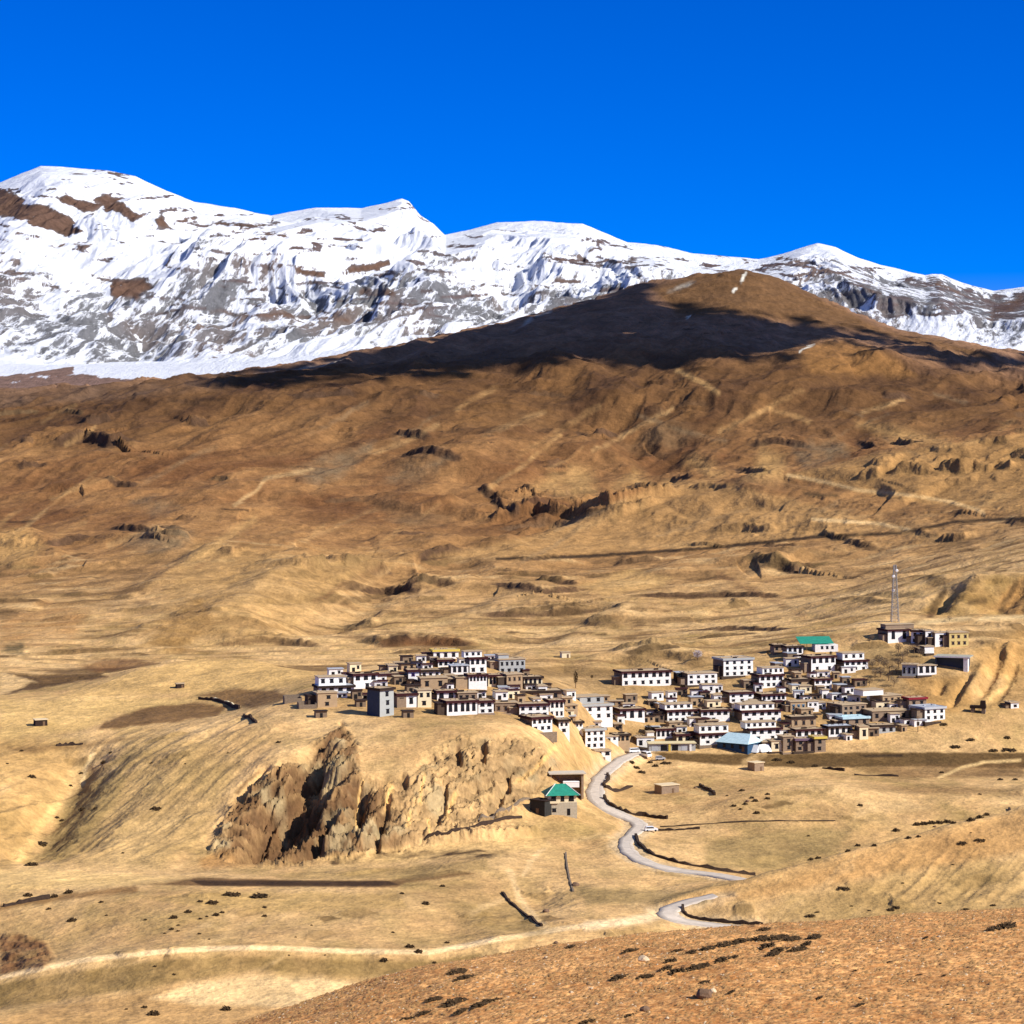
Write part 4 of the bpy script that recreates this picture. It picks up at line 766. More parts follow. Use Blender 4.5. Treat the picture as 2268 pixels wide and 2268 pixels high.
def mathn(n, op, a, b):
    r = n.nodes.new('ShaderNodeMath'); r.operation = op
    for k, v in ((0, a), (1, b)):
        if isinstance(v, (int, float)): r.inputs[k].default_value = v
        else: n.links.new(v, r.inputs[k])
    return r.outputs[0]
def scale_col(n, col, fac):
    v = n.nodes.new('ShaderNodeVectorMath'); v.operation = 'SCALE'; n.links.new(col, v.inputs[0]); n.links.new(fac, v.inputs['Scale']); return v.outputs[0]
def ground_mat(name, scales, amp, bump, bdist):
    m, n, b = new_mat(name)
    at = n.nodes.new('ShaderNodeAttribute'); at.attribute_name = 'soil'
    tc = n.nodes.new('ShaderNodeTexCoord'); vec = tc.outputs['Object']
    f = None; hs = None
    for s, a in zip(scales, amp):
        t = noise_node(n, s, 5, .65, vec)
        r = mrange(n, t.outputs['Fac'], .25, .75, 1 - a, 1 + a)
        f = r if f is None else mathn(n, 'MULTIPLY', f, r)
        hs = t.outputs['Fac'] if hs is None else mathn(n, 'ADD', hs, mathn(n, 'MULTIPLY', t.outputs['Fac'], scales[0] / s))
    n.links.new(scale_col(n, at.outputs['Color'], f), b.inputs['Base Color'])
    bp = n.nodes.new('ShaderNodeBump'); bp.inputs['Strength'].default_value = bump; bp.inputs['Distance'].default_value = bdist
    n.links.new(hs, bp.inputs['Height']); n.links.new(bp.outputs[0], b.inputs['Normal'])
    return m
m_ground = ground_mat('earth', (.75, .26, .09, .028), (.20, .22, .26, .24), .36, .5)
m_fg = ground_mat('stony_earth', (3.5, .6, .1), (.35, .25, .15), .35, .15)
m_snow, n, b = new_mat('snow_and_rock')
at = n.nodes.new('ShaderNodeAttribute'); at.attribute_name = 'soil'
ar = n.nodes.new('ShaderNodeAttribute'); ar.attribute_name = 'rock'
tc = n.nodes.new('ShaderNodeTexCoord')
mp = n.nodes.new('ShaderNodeMapping'); mp.vector_type = 'TEXTURE'; mp.inputs['Rotation'].default_value = (0, R(28), 0); mp.inputs['Scale'].default_value = (.55, 2.2, 2.4); n.links.new(tc.outputs['Object'], mp.inputs['Vector'])
t1 = noise_node(n, .026, 10, .74, mp.outputs[0]); t2 = noise_node(n, .05, 6, .7, tc.outputs['Object'])
k = mathn(n, 'ADD', ar.outputs['Fac'], mathn(n, 'MULTIPLY', mathn(n, 'SUBTRACT', t1.outputs['Fac'], .5), 1.9))
k = mathn(n, 'ADD', k, mathn(n, 'MULTIPLY', mathn(n, 'SUBTRACT', t2.outputs['Fac'], .5), .35))
fac = mrange(n, k, .40, .56, 0, 1)
mx = n.nodes.new('ShaderNodeMix'); mx.data_type = 'RGBA'
n.links.new(fac, mx.inputs[0]); mx.inputs[6].default_value = (*SNOW, 1)
n.links.new(scale_col(n, at.outputs['Color'], mrange(n, t2.outputs['Fac'], .3, .7, .7, 1.5)), mx.inputs[7])
n.links.new(mx.outputs[2], b.inputs['Base Color'])
bp = n.nodes.new('ShaderNodeBump'); bp.inputs['Strength'].default_value = .6; bp.inputs['Distance'].default_value = 14
n.links.new(mathn(n, 'ADD', t1.outputs['Fac'], mathn(n, 'MULTIPLY', t2.outputs['Fac'], .3)), bp.inputs['Height']); n.links.new(bp.outputs[0], b.inputs['Normal'])
def plain(name, col, rough=.9, var=.15, scale=1.0, spec=.1, bump=0):
    m, n, b = new_mat(name)
    tc = n.nodes.new('ShaderNodeTexCoord'); t = noise_node(n, scale, 5, .65, tc.outputs['Object'])
    rgb = n.nodes.new('ShaderNodeRGB'); rgb.outputs[0].default_value = (*col, 1)
    n.links.new(scale_col(n, rgb.outputs[0], mrange(n, t.outputs['Fac'], .25, .75, 1 - var, 1 + var)), b.inputs['Base Color'])
    b.inputs['Roughness'].default_value = rough; b.inputs['Specular IOR Level'].default_value = spec
    if bump:
        bp = n.nodes.new('ShaderNodeBump'); bp.inputs['Strength'].default_value = bump; bp.inputs['Distance'].default_value = .2
        n.links.new(t.outputs['Fac'], bp.inputs['Height']); n.links.new(bp.outputs[0], b.inputs['Normal'])
    return m
m_road = plain('road_surface', (.56, .475, .385), .95, .2, .35)
m_track = plain('wheel_tracks', (.47, .40, .325), .9, .25, .5)

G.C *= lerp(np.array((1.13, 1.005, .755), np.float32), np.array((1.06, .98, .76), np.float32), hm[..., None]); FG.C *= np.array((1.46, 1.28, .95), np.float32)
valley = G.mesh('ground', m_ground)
snow_range = M.mesh('snow_mountains', m_snow)
fore = FG.mesh('foreground_hill', m_fg)
road_b = ribbon('road', road2, (2.2, 2.6, 3.2, 3.6, 3.0, 2.6, 2.4), m_road)
road_o = ribbon('road', road, (3.0, 3.2, 3.4, 3.6, 3.2, 4.0, 3.4, 3.0, 2.8, 2.6, 2.6, 3.2, 3.4, 2.8, 2.4), m_road)

# ------------------------------------------------------------------ cloud (out of the picture, above right) that shades the dark hill
shade = [(430, 842), (560, 826), (800, 780), (1000, 736), (1150, 702), (1300, 664), (1430, 628), (1440, 650), (1420, 672), (1560, 690), (1680, 705), (1800, 722), (1960, 752), (2150, 782), (2400, 800), (2400, 830), (2100, 800), (1930, 768), (1860, 752), (1790, 760), (1740, 785), (1640, 790), (1540, 800), (1400, 800), (1250, 790), (1050, 812), (850, 832), (600, 850), (480, 855)]
# outline of the cloud: where the sun rays through those spots pass a height of about 1700 m
H0 = CZ + 1500
cloud_pts = []
random.seed(3)
gp = [(x, y) for x in np.arange(420, 2500, 13) for y in np.arange(600, 860, 7)]
gp = np.array(gp); fr_ = np.random.RandomState(9); sd_ = poly_sd(gp[:, 0].astype(float), gp[:, 1].astype(float), shade)
ins = fr_.rand(len(gp)) < np.clip((22 - sd_) / 36, 0, 1) ** 1.6
edge_sd = dict(zip(map(tuple, gp), sd_))
for (x, y) in gp[ins]:
    p = G.ray(x, y, 2300)
    if p[1] > 4000: continue
    t = (H0 + random.uniform(-25, 25) - p[2]) / sunv[2]
    cloud_pts.append((p[0] + sunv[0] * t, p[1] + sunv[1] * t, p[2] + sunv[2] * t, edge_sd[(x, y)]))
bm = bmesh.new()
for c in cloud_pts:
    r = random.uniform(12, 22) if c[3] < -10 else random.uniform(7, 13)
    mt = __import__('mathutils').Matrix.Translation(c[:3]) @ __import__('mathutils').Matrix.Diagonal((r, r * 1.5, r * 1.1, 1))
    bmesh.ops.create_icosphere(bm, subdivisions=1, radius=1, matrix=mt)
me = bpy.data.meshes.new('cloud'); bm.to_mesh(me); bm.free()
m_cloud = plain('cloud_white', (.8, .8, .82), 1, .05, .01)
me.materials.append(m_cloud)
cl = bpy.data.objects.new('cloud', me); COL.objects.link(cl); cl['kind'] = 'structure'
md = cl.modifiers.new('merge', 'REMESH'); md.mode = 'VOXEL'; md.voxel_size = 7
# ------------------------------------------------------------------ building helpers
m_white = plain('whitewash', (.76, .735, .69), .95, .16, .9, bump=.3)
m_cream = plain('cream_wash', (.74, .62, .40), .95, .08, .5)
m_ochre = plain('ochre_wash', (.55, .42, .17), .95, .08, .5)
m_mud = plain('mud_plaster', (.38, .265, .155), .98, .16, .6, bump=.3)
m_brownwall = plain('brown_masonry', (.26, .185, .125), .98, .22, 1.2, bump=.4)
m_grey = plain('grey_render', (.36, .37, .36), .95, .1, .5)
m_blue = plain('blue_grey_wash', (.36, .37, .35), .95, .08, .5)
m_stone = plain('dry_stone', (.20, .15, .105), .98, .35, 2.0, bump=.6)
m_mudroof = plain('mud_roof', (.42, .31, .19), .98, .15, .5)
m_band = plain('maroon_eave', (.045, .014, .016), .9, .25, 1.5)
m_dark = plain('dark_brushwood', (.035, .022, .018), .95, .35, 3.0)
m_black = plain('black_paint', (.012, .011, .012), .8, .1, 2.0)
m_glass = plain('window_glass', (.012, .013, .018), .4, .05, 1.0, spec=.2)
m_green = plain('green_metal_roof', (.02, .23, .15), .6, .28, .9, spec=.3)
m_paleblue = plain('pale_blue_metal_roof', (.46, .62, .66), .55, .2, .9, spec=.3)
m_steel = plain('galvanised_steel', (.30, .28, .25), .5, .1, 1.0, spec=.4)
m_tin = plain('grey_tin_roof', (.40, .42, .44), .45, .12, .6, spec=.4)
m_red = plain('red_paint', (.22, .02, .03), .8, .1, 1.0)
m_yellow = plain('yellow_paint', (.62, .46, .09), .8, .08, 1.0)
m_wood = plain('weathered_wood', (.16, .10, .06), .95, .3, 2.0)
m_bush = plain('thorn_twigs', (.045, .028, .014), .95, .45, 2.5)
m_twig = plain('bare_twigs', (.15, .115, .085), .95, .35, 2.0)
m_paletwig = plain('pale_blossom_twigs', (.62, .55, .52), .95, .2, 2.0)
m_tuft = plain('dry_grass_tuft', (.34, .19, .075), .98, .45, .9)
m_rockp = plain('pale_rock', (.58, .44, .28), .95, .25, 1.0, bump=.5)
m_rockd = plain('brown_rock', (.17, .105, .065), .95, .35, .6, bump=.6)
m_carw = plain('white_car_paint', (.78, .79, .80), .3, .02, 1, spec=.5)
m_cars = plain('silver_car_paint', (.45, .46, .48), .3, .03, 1, spec=.5)
m_tyre = plain('tyre_rubber', (.015, .015, .016), .9, .1, 2)
m_cloth = plain('white_canvas', (.82, .82, .80), .9, .05, 1)
WALL = dict(w=m_white, c=m_cream, o=m_ochre, m=m_mud, b=m_brownwall, g=m_grey, u=m_blue, s=m_stone)

def mk(name, bm, mats, parent=None, smooth=False):
    me = bpy.data.meshes.new(name)
    bmesh.ops.recalc_face_normals(bm, faces=bm.faces[:])
    bm.to_mesh(me); bm.free()
    for m in (mats if isinstance(mats, (list, tuple)) else [mats]): me.materials.append(m)
    if smooth: me.polygons.foreach_set('use_smooth', [True] * len(me.polygons))
    o = bpy.data.objects.new(name, me); COL.objects.link(o)
    if parent: o.parent = parent
    return o
def bx(bm, x0, x1, y0, y1, z0, z1, tx=0, ty=0, mi=0):
    v = [bm.verts.new(p) for p in ((x0, y0, z0), (x1, y0, z0), (x1, y1, z0), (x0, y1, z0), (x0 + tx, y0 + ty, z1), (x1 - tx, y0 + ty, z1), (x1 - tx, y1 - ty, z1), (x0 + tx, y1 - ty, z1))]
    for f in ((3, 2, 1, 0), (4, 5, 6, 7), (0, 1, 5, 4), (1, 2, 6, 5), (2, 3, 7, 6), (3, 0, 4, 7)):
        bm.faces.new([v[i] for i in f]).material_index = mi
def bar(bm, a, b, r, mi=0):
    a = Vector(a); b = Vector(b); d = (b - a).normalized()
    s = d.cross(Vector((0, 0, 1))); s = s.normalized() if s.length > 1e-3 else Vector((1, 0, 0)); t = d.cross(s)
    q = [[bm.verts.new(p + s * r * i + t * r * j) for i, j in ((-1, -1), (1, -1), (1, 1), (-1, 1))] for p in (a, b)]
    for k in range(4): bm.faces.new((q[0][k], q[0][(k + 1) % 4], q[1][(k + 1) % 4], q[1][k])).material_index = mi
    bm.faces.new(q[0][::-1]); bm.faces.new(q[1])
def thing(name, label, cat, loc, rz=0, group=None):
    o = bpy.data.objects.new(name, None); COL.objects.link(o); o.location = loc; o.rotation_euler = (0, 0, rz); o.empty_display_size = .3
    o['label'] = label; o['category'] = cat
    if group: o['group'] = group
    return o
def tag(o, label, cat, group=None):
    o['label'] = label; o['category'] = cat
    if group: o['group'] = group
    return o

# one window: black surround wider at the foot, a small cornice and the pane; shared by all
def window_mesh(name, surround, pane):
    bm = bmesh.new()
    v = [bm.verts.new(p) for p in ((-.56, -.07, 0), (.56, -.07, 0), (.46, -.07, 1), (-.46, -.07, 1), (-.56, .05, 0), (.56, .05, 0), (.46, .05, 1), (-.46, .05, 1))]
    for f in ((0, 1, 2, 3), (1, 5, 6, 2), (4, 0, 3, 7), (3, 2, 6, 7), (5, 4, 7, 6), (4, 5, 1, 0)): bm.faces.new([v[i] for i in f])
    bx(bm, -.62, .62, -.22, .05, 1.0, 1.1)
    bx(bm, -.33, .33, -.10, 0, .14, .86, mi=1)
    me = bpy.data.meshes.new(name); bmesh.ops.recalc_face_normals(bm, faces=bm.faces[:]); bm.to_mesh(me); bm.free()
    me.materials.append(surround); me.materials.append(pane); return me
WIN = window_mesh('window', m_black, m_glass); WINB = window_mesh('window', m_wood, m_glass)
def put_window(parent, x, y, z, w, h, me=None):
    o = bpy.data.objects.new('window', me or WIN); COL.objects.link(o); o.parent = parent; o.location = (x, y, z); o.scale = (w, 1, h); return o
GRP = 'flat roofed houses of the hill village'
HOUSES = {}; BOX = [(1590, 1720, 1600, 1668), (1430, 1545, 1640, 1668), (1760, 1860, 1405, 1450)]
rnd = random.Random(5)
def win_row(root, n, xa, xb, y, z0, storey, tall, me=None):
    if not n: return
    w = xb - xa; pitch = w / n
    ww = min(1.75, pitch * .54); hh = storey * (.70 if tall else .50)
    for i in range(n): put_window(root, xa + pitch * (i + .5) + rnd.uniform(-.08, .08) * pitch, y, z0 + storey * (.30 if tall else .28), ww * (1 if tall else .8), hh, me)
m_side = plain('mud_wall_side_shade', (.21, .15, .098), .98, .25, .8, bump=.3)  # brown mud, also standing in for shade on house sides
m_navy = plain('blue_side_shade', (.04, .055, .085), .95, .15, .8)  # shade on the sides of blue grey houses put into the colour
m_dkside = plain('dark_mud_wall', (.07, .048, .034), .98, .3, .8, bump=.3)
def house(key, label, x0, x1, yt, yb, rows, wall='w', band=True, rot=13, dep=None, up=None, stack=0, roof=None, name='village_house', win=None, split=None, cat='house', dmin=690, grp=GRP, annex=True):
    """rows: windows per storey from the top, 't' = tall window"""
    xc = (x0 + x1) / 2
    p = G.ray(xc, yb, dmin); s = p[1] / F
    th = R(rot + 6 if rot > 0 else rot); w = (x1 - x0) * s / max(.6, math.cos(th)); h = max(2.2, (yb - yt) * s)
    dep = dep or min(11, max(6, w * .62)); hw = w / 2
    root = thing(name, label, cat, (p[0], p[1], p[2]), th, grp)
    bm = bmesh.new(); bx(bm, -hw, hw, 0, dep, -3.5, h - .32, .14, .10); bm.faces.ensure_lookup_table()
    for i_ in (3, 4, 5): bm.faces[i_].material_index = 1      # washed front; other faces of washed houses darker, imitating their shade
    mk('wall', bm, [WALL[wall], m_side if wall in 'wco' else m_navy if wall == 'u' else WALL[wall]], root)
    if annex and rnd.random() < .75:
        aw = rnd.uniform(1.8, 3.6); ah = h * rnd.uniform(.45, .85); a0 = rnd.uniform(.6, 2.5)
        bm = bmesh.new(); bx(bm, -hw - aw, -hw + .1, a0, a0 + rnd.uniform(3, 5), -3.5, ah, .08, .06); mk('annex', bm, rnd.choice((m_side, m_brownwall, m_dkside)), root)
        bm = bmesh.new(); bx(bm, -hw - aw - .25, -hw - .3, a0 - .3, a0 + 5.2, ah, ah + .3); mk('annex_roof', bm, rnd.choice((m_dark, m_mudroof, m_dark)), root)
    if annex and rnd.random() < .6:
        yw = rnd.uniform(1.6, 3.4); bm = bmesh.new(); x_a, x_b = -hw - rnd.uniform(0, 2.5), hw - rnd.uniform(0, w * .5); bx(bm, x_a, x_b, -yw - .45, -yw, -4, -yw * .22 + rnd.uniform(.5, 1.0)); bx(bm, x_a, x_a + .45, -yw, -.2, -4, .3); mk('yard_wall', bm, rnd.choice((m_stone, m_brownwall, m_dkside)), root)
    if split:                                           # the far end of the front in another finish
        bm = bmesh.new(); bx(bm, -hw - .05, -hw + w * split[0], -.06, .3, -2, h - .5); mk('plinth', bm, WALL[split[1]], root)
    rm = roof or m_mudroof
    bm = bmesh.new(); bx(bm, -hw - .35, hw + .35, -.30, dep + .35, h - .32, h)
    for k in range(4):
        a = rnd.uniform(-hw, hw * .6); bx(bm, a, a + rnd.uniform(.6, 2.2), dep * .55, dep * .55 + 1.0, h, h + rnd.uniform(.2, .5))
    mk('roof', bm, rm, root)
    if band:
        bm = bmesh.new(); bh = .80
        for a, b, c, d in ((-hw - .45, hw + .45, -.58, -.12), (-hw - .45, -hw - .12, -.12, dep + .40), (hw + .12, hw + .45, -.12, dep + .40), (-hw - .12, hw + .12, dep + .12, dep + .40)):
            bx(bm, a, b, c, d, h - bh, h + .14)
        mk('parapet', bm, m_band if band is True else band, root)
    top = h - .75; n = len(rows); sh = top / max(1, n)
    for i, r in enumerate(rows):
        tall = isinstance(r, str); k = int(r[0]) if tall else r
        win_row(root, k, -hw + .25, hw - .25, 0.10 * (1 - (i + .5) / max(1, n)), h - .75 - sh * (i + 1), sh, tall, win)
    if up:
        ux0, ux1, uyt, un, uw = up[:5]
        a = (ux0 - xc) * s; b = (ux1 - xc) * s; uh = max(1.9, (yt - uyt) * s)
        bm = bmesh.new(); y0 = up[5] if len(up) > 5 else 2.2
        bx(bm, a, b, y0, max(y0 + 3.5, dep - .3), h - .1, h + uh - .3, .05, .05); mk('upper_storey', bm, WALL[uw], root)
        bm = bmesh.new(); bx(bm, a - .3, b + .3, y0 - .3, max(y0 + 3.8, dep), h + uh - .3, h + uh); mk('upper_roof', bm, rm if uw != 'w' else m_mudroof, root)
        win_row(root, un, a + .15, b - .15, y0 + .02, h + .05, uh - .35, False, win)
    HOUSES[key] = (root, w, dep, h); BOX.append((x0, x1, yt, yb))
    for k in range(stack):
        bm = bmesh.new(); L0 = rnd.uniform(1.6, 3.4); n_ = 26
        for _ in range(n_):
            yy = rnd.uniform(-.4, .4); z_ = rnd.uniform(0, .5); bar(bm, (-L0 / 2 + rnd.uniform(-.2, .2), yy, z_), (L0 / 2 + rnd.uniform(-.2, .2), yy + rnd.uniform(-.1, .1), z_ + rnd.uniform(-.05, .1)), .07)
        c, s_ = math.cos(th), math.sin(th); lx, ly = rnd.uniform(-hw * .8, hw * .6), rnd.uniform(.8, dep * .8)
        o = mk('firewood_pile', bm, m_dark); o.location = (p[0] + c * lx - s_ * ly, p[1] + s_ * lx + c * ly, p[2] + h + .05); o.rotation_euler = (0, 0, th)
        tag(o, 'low dark stack of brushwood drying on a flat village roof', 'firewood', 'brushwood stacks on the village roofs')
    return root
# ------------------------------------------------------------------ the village, house by house (photo columns and rows)
H = house
# west end, above the cliff
H('tan_tall', 'tall tan mud house with two small stacked windows at the west end', 704, 747, 1533, 1567, [1, 1], 'm', False, 16, stack=0)
H('west_white', 'white two tier house with grey tin roof above the tan tall house', 706, 784, 1519, 1536, ['4'], 'w', m_dark, 12, up=(708, 770, 1499, 3, 'w'), roof=m_tin)
H('west_eave', 'white house with long dark eave behind the blue grey tower house', 784, 836, 1492, 1525, ['3', 1], 'w', True, 20, stack=2)
H('low_eave', 'low tan house with black eave right of the long eaved white house', 838, 886, 1492, 1508, [2], 'm', True, 10, stack=1)
H('cream_box', 'small cream box house on the skyline of the west cluster', 860, 876, 1472, 1484, [1], 'c', False, 8)
H('purple_window', 'bright white house with one purple framed window in the west cluster', 904, 929, 1484, 1516, [1, 1], 'w', True, 10, win=window_mesh('window', plain('purple_frame', (.10, .03, .22)), m_glass), stack=1)
H('white_wing', 'low white wing with dark green windows beside the purple window house', 932, 976, 1484, 1500, [3], 'w', m_dark, 8)
H('mud_window', 'tan mud house with one square dark window below the white wing', 932, 992, 1500, 1526, [2], 'm', False, 8, stack=1)
H('blue_tower', 'tall blue grey house with deep shaded left side above the cliff edge', 842, 872, 1524, 1586, [1, 1, 1], 'u', m_dark, 38, dep=7.5, annex=False)
H('dark_eave', 'brown house with white lower wall right of the blue grey house', 880, 924, 1536, 1567, [2], 'w', True, 14, split=(.45, 'b'))
H('cream_pair', 'narrow cream house with stacked windows below the mud roofs', 925, 956, 1527, 1567, [2, 1], 'c', False, 12)
H('yellow_trim', 'white top house with yellow flat roof edge and dark windows', 960, 1016, 1439, 1460, [3], 'w', m_yellow, 9, dep=6)
H('maroon_small', 'small white house with maroon eave below the yellow roof edge', 970, 1006, 1461, 1477, ['3'], 'w', True, 9, stack=1)
H('crest_white', 'two storey white over cream house on the crest with dark eave', 1040, 1078, 1456, 1492, ['3', 2], 'w', True, 14, up=(1030, 1072, 1442, 3, 'w'))
H('crest_grey', 'grey concrete building with rounded bay on the crest', 1106, 1164, 1459, 1493, [5, 4], 'g', False, 12, up=(1106, 1130, 1450, 0, 'g'))
H('three_slits', 'white house with three narrow windows under grey tin', 999, 1038, 1473, 1494, ['3'], 'w', False, 8, roof=m_tin)
H('six_white', 'long white house with five windows right of a blank tan wall', 1038, 1079, 1494, 1527, ['5', 0], 'w', True, 10, stack=1)
H('tan_blank', 'blank tan walled house beside the five windowed white house', 1010, 1036, 1499, 1526, [0], 'm', False, 8, stack=1)
H('cream_mid', 'cream house with maroon eave left of the six windowed tan house', 1081, 1111, 1495, 1522, ['3'], 'c', True, 8)
H('tan_six', 'tan mud house with six windows in two rows and shaded left wall', 1122, 1158, 1492, 1530, [3, 3], 'm', False, 18, dep=8, win=WINB)
H('cream_eave', 'cream house with dark brushwood eave at the east end of the crest cluster', 1160, 1202, 1499, 1526, ['4'], 'c', m_dark, 10, stack=1)
H('pair_white', 'small white house with two wide dark windows above the long white house', 968, 1009, 1530, 1551, ['2'], 'w', True, 10)
H('long_white', 'long white house with five tall dark windows at the cliff top', 990, 1058, 1552, 1584, ['5'], 'w', True, 14, dep=9, stack=2)
H('end_white', 'white two row end house joined to the tall windowed long house', 1059, 1094, 1552, 1581, ['2', 2], 'w', True, 12, dep=9)
H('dark_mud', 'low dark mud house behind the white end house', 1014, 1058, 1533, 1552, [3], 'b', False, 8, stack=2)
H('stone_low', 'low brown stone house between two long white houses', 1096, 1146, 1555, 1579, [3], 'b', False, 6, stack=1, win=WINB)
H('big_white_left', 'long white house with four upper and four lower windows', 1150, 1216, 1559, 1590, [4, 4], 'w', True, 9)
H('big_white_right', 'taller white block with three windows joined to the long white house', 1217, 1250, 1551, 1590, ['3', 3], 'w', True, 9)
H('brown_back', 'brown house with scattered white roof blocks behind the long white house', 1160, 1245, 1530, 1550, [3], 'b', m_dark, 6, stack=3, up=(1195, 1215, 1522, 0, 'w'))
H('maroon_four', 'square white house with long maroon eave at the cliff end', 1178, 1224, 1588, 1620, ['4', 3], 'w', True, 22, dep=10, stack=1)
H('stepped_white', 'white house with stepped right half beside the maroon eaved house', 1237, 1262, 1594, 1625, [2, 1], 'w', m_dark, 10)
H('stepped_wing', 'low white wing with three windows right of the stepped white house', 1264, 1292, 1598, 1612, [3], 'w', m_dark, 8)
H('grid_grey', 'white eight windowed house with grey upper storey in mid village', 1276, 1358, 1560, 1594, [4, 4], 'w', m_grey, 15, dep=12, up=(1273, 1346, 1543, 3, 'g', 3))
H('trio_white', 'white house with three windows and thick maroon eave in mid village', 1373, 1429, 1570, 1597, ['3'], 'w', True, 12, dep=9, stack=2)
H('nine_grid', 'tall cream white three storey house with nine windows by the road', 1296, 1341, 1614, 1658, [3, 3, 3], 'w', m_grey, 17, dep=10)
H('long_top', 'very long white house with red chimney blocks alone on the upper terrace', 1377, 1488, 1486, 1519, ['7', 6], 'w', True, 12, dep=11, stack=3)
H('open_field', 'white eight windowed house with dark glazed shed on its left side', 1522, 1590, 1490, 1516, [4, 4], 'w', False, 12, dep=9)
H('three_floors', 'tall white three storey house with twelve windows on the upper terrace', 1601, 1670, 1458, 1498, [4, 4, 4], 'w', m_grey, 16, dep=11, stack=1)
H('mid_row_left', 'long white house with five windows and small white upper storey', 1477, 1550, 1572, 1600, ['5', 5], 'w', True, 13, dep=9, up=(1474, 1540, 1559, 4, 'w'))
H('mid_row_right', 'white house with pale yellow ledge joined right of the five windowed house', 1552, 1617, 1572, 1599, ['4', 1], 'w', True, 8, dep=9, stack=2)
H('dark_three', 'small dark eaved house with three white bays above the shops', 1453, 1496, 1614, 1636, ['4'], 'w', True, 10, stack=1)
H('cream_shop', 'small cream house with red eave above the shop row', 1498, 1534, 1626, 1645, ['2'], 'c', True, 8)
H('tan_bays', 'tan house with pale bays and brushwood eave left of the shops', 1363, 1396, 1626, 1660, ['3', 0], 'm', m_dark, 14, stack=1)
H('chalk_house', 'low whitewashed house with stepped white walls by the road head', 1410, 1450, 1632, 1656, [2], 'w', False, 4, up=(1436, 1452, 1622, 0, 'w'))
H('road_kiosk', 'little white house with two dark openings at the road bend', 1319, 1354, 1662, 1676, ['2'], 'w', False, 6)
H('hall_neighbour', 'white house with maroon band and open loggia left of the blue roofed hall', 1549, 1626, 1624, 1648, ['5', 2], 'w', True, 11, up=(1550, 1620, 1606, 4, 'w'), dep=9)
# east half
H('green_side', 'small white house left of the green roofed shed', 1742, 1780, 1431, 1452, ['3'], 'w', m_dark, 10)
H('dark_stub', 'dark fronted low house with white post at the upper village edge', 1714, 1741, 1428, 1443, [2], 'b', m_dark, 8)
H('purple_pair', 'white house with two purple lower windows below the green roofed shed', 1795, 1853, 1453, 1490, ['4', 2], 'w', True, 17, dep=10, stack=1)
H('banded_white', 'two tier white house with dark middle band at the upper right', 1868, 1925, 1462, 1486, ['4', 3], 'w', True, 14, dep=9, up=(1868, 1922, 1446, 3, 'w'))
H('four_bays', 'white house with four tall bays and white parapet blocks', 1680, 1737, 1494, 1523, ['4', 4], 'w', True, 13, dep=9, up=(1692, 1744, 1479, 4, 'w'), stack=1)
H('tan_plain', 'plain tan mud house with brushwood eave in the east village', 1752, 1794, 1504, 1526, [1], 'm', m_dark, 14, stack=1)
H('three_bays', 'small white house with three bays and red roof chimney', 1803, 1844, 1503, 1528, ['3', 2], 'w', True, 12, stack=1)
H('six_east', 'white house with six windows and wide dark eave below the field terrace', 1615, 1671, 1533, 1556, [3, 3], 'w', True, 12, dep=9)
H('five_east', 'white house with five dark bays behind a pale green ledge', 1686, 1743, 1537, 1553, ['5'], 'w', True, 12, dep=9, stack=1)
H('glazed', 'tan house with blue glazed verandah in the east village', 1750, 1787, 1553, 1578, [3], 'm', False, 9, win=window_mesh('window', plain('blue_frame', (.10, .22, .34)), m_glass))
H('white_block', 'narrow bright white block beside the blue glazed verandah', 1788, 1814, 1552, 1577, [2, 1], 'w', False, 9)
H('stone_eight', 'brown stone two storey house with eight windows', 1863, 1922, 1559, 1585, [4, 4], 'b', False, 22, dep=12, roof=m_mudroof)
H('loggia_white', 'white house with dark round recess and maroon eave in the east rows', 1642, 1732, 1573, 1599, ['5', 3], 'w', True, 11, dep=9, up=(1640, 1722, 1559, 5, 'w'))
H('mud_three', 'tan mud house with three small square windows in the east rows', 1752, 1809, 1587, 1612, [3], 'm', m_dark, 12, stack=1, win=WINB)
H('purple_eave', 'white house with purple black eave behind the blue roofed hall', 1660, 1733, 1613, 1640, ['4', 2], 'w', True, 12, dep=8, up=(1652, 1726, 1599, 5, 'w'))
H('cream_four', 'low cream white house with four windows in the lower east row', 1762, 1823, 1615, 1634, ['4'], 'w', True, 9, stack=1)
H('purple_shop', 'brown shop house with white shutter and mauve roof edge', 1762, 1802, 1636, 1664, [2, 2], 'b', plain('mauve_edge', (.16, .10, .14)), 8)
H('yellow_frame', 'small shop house with yellow door frames at the field edge', 1804, 1830, 1632, 1666, [1, 1], 'b', m_yellow, 10)
H('brown_pair', 'brown house with white entrance strip right of the purple eaved house', 1734, 1758, 1630, 1664, [1, 1], 'b', False, 14)
H('cream_stub', 'small cream house beside the white tents', 1708, 1732, 1640, 1664, [1], 'c', False, 8)
H('lower_white', 'white house with three bays under a dark tin roof in the lower east row', 1834, 1890, 1608, 1632, ['4'], 'w', m_dark, 12, stack=2, roof=m_tin)
H('blue_tin', 'brown house with pale blue tin roof in the lower east row', 1866, 1927, 1588, 1606, [3], 'b', m_paleblue, 12, roof=m_paleblue)
H('yellow_end', 'narrow yellow house end in the lower east row', 1903, 1924, 1608, 1638, [1], 'c', False, 8)
H('tan_grid', 'tan stone house with six windows and white roof wall in the far east', 1953, 1999, 1539, 1567, [3, 3], 'm', False, 20, dep=10, win=WINB, up=(1906, 1960, 1526, 0, 'w'))
H('brown_shed', 'brown house with red tin eave behind the six windowed white house', 2012, 2054, 1545, 1572, [2], 'b', m_red, 14)
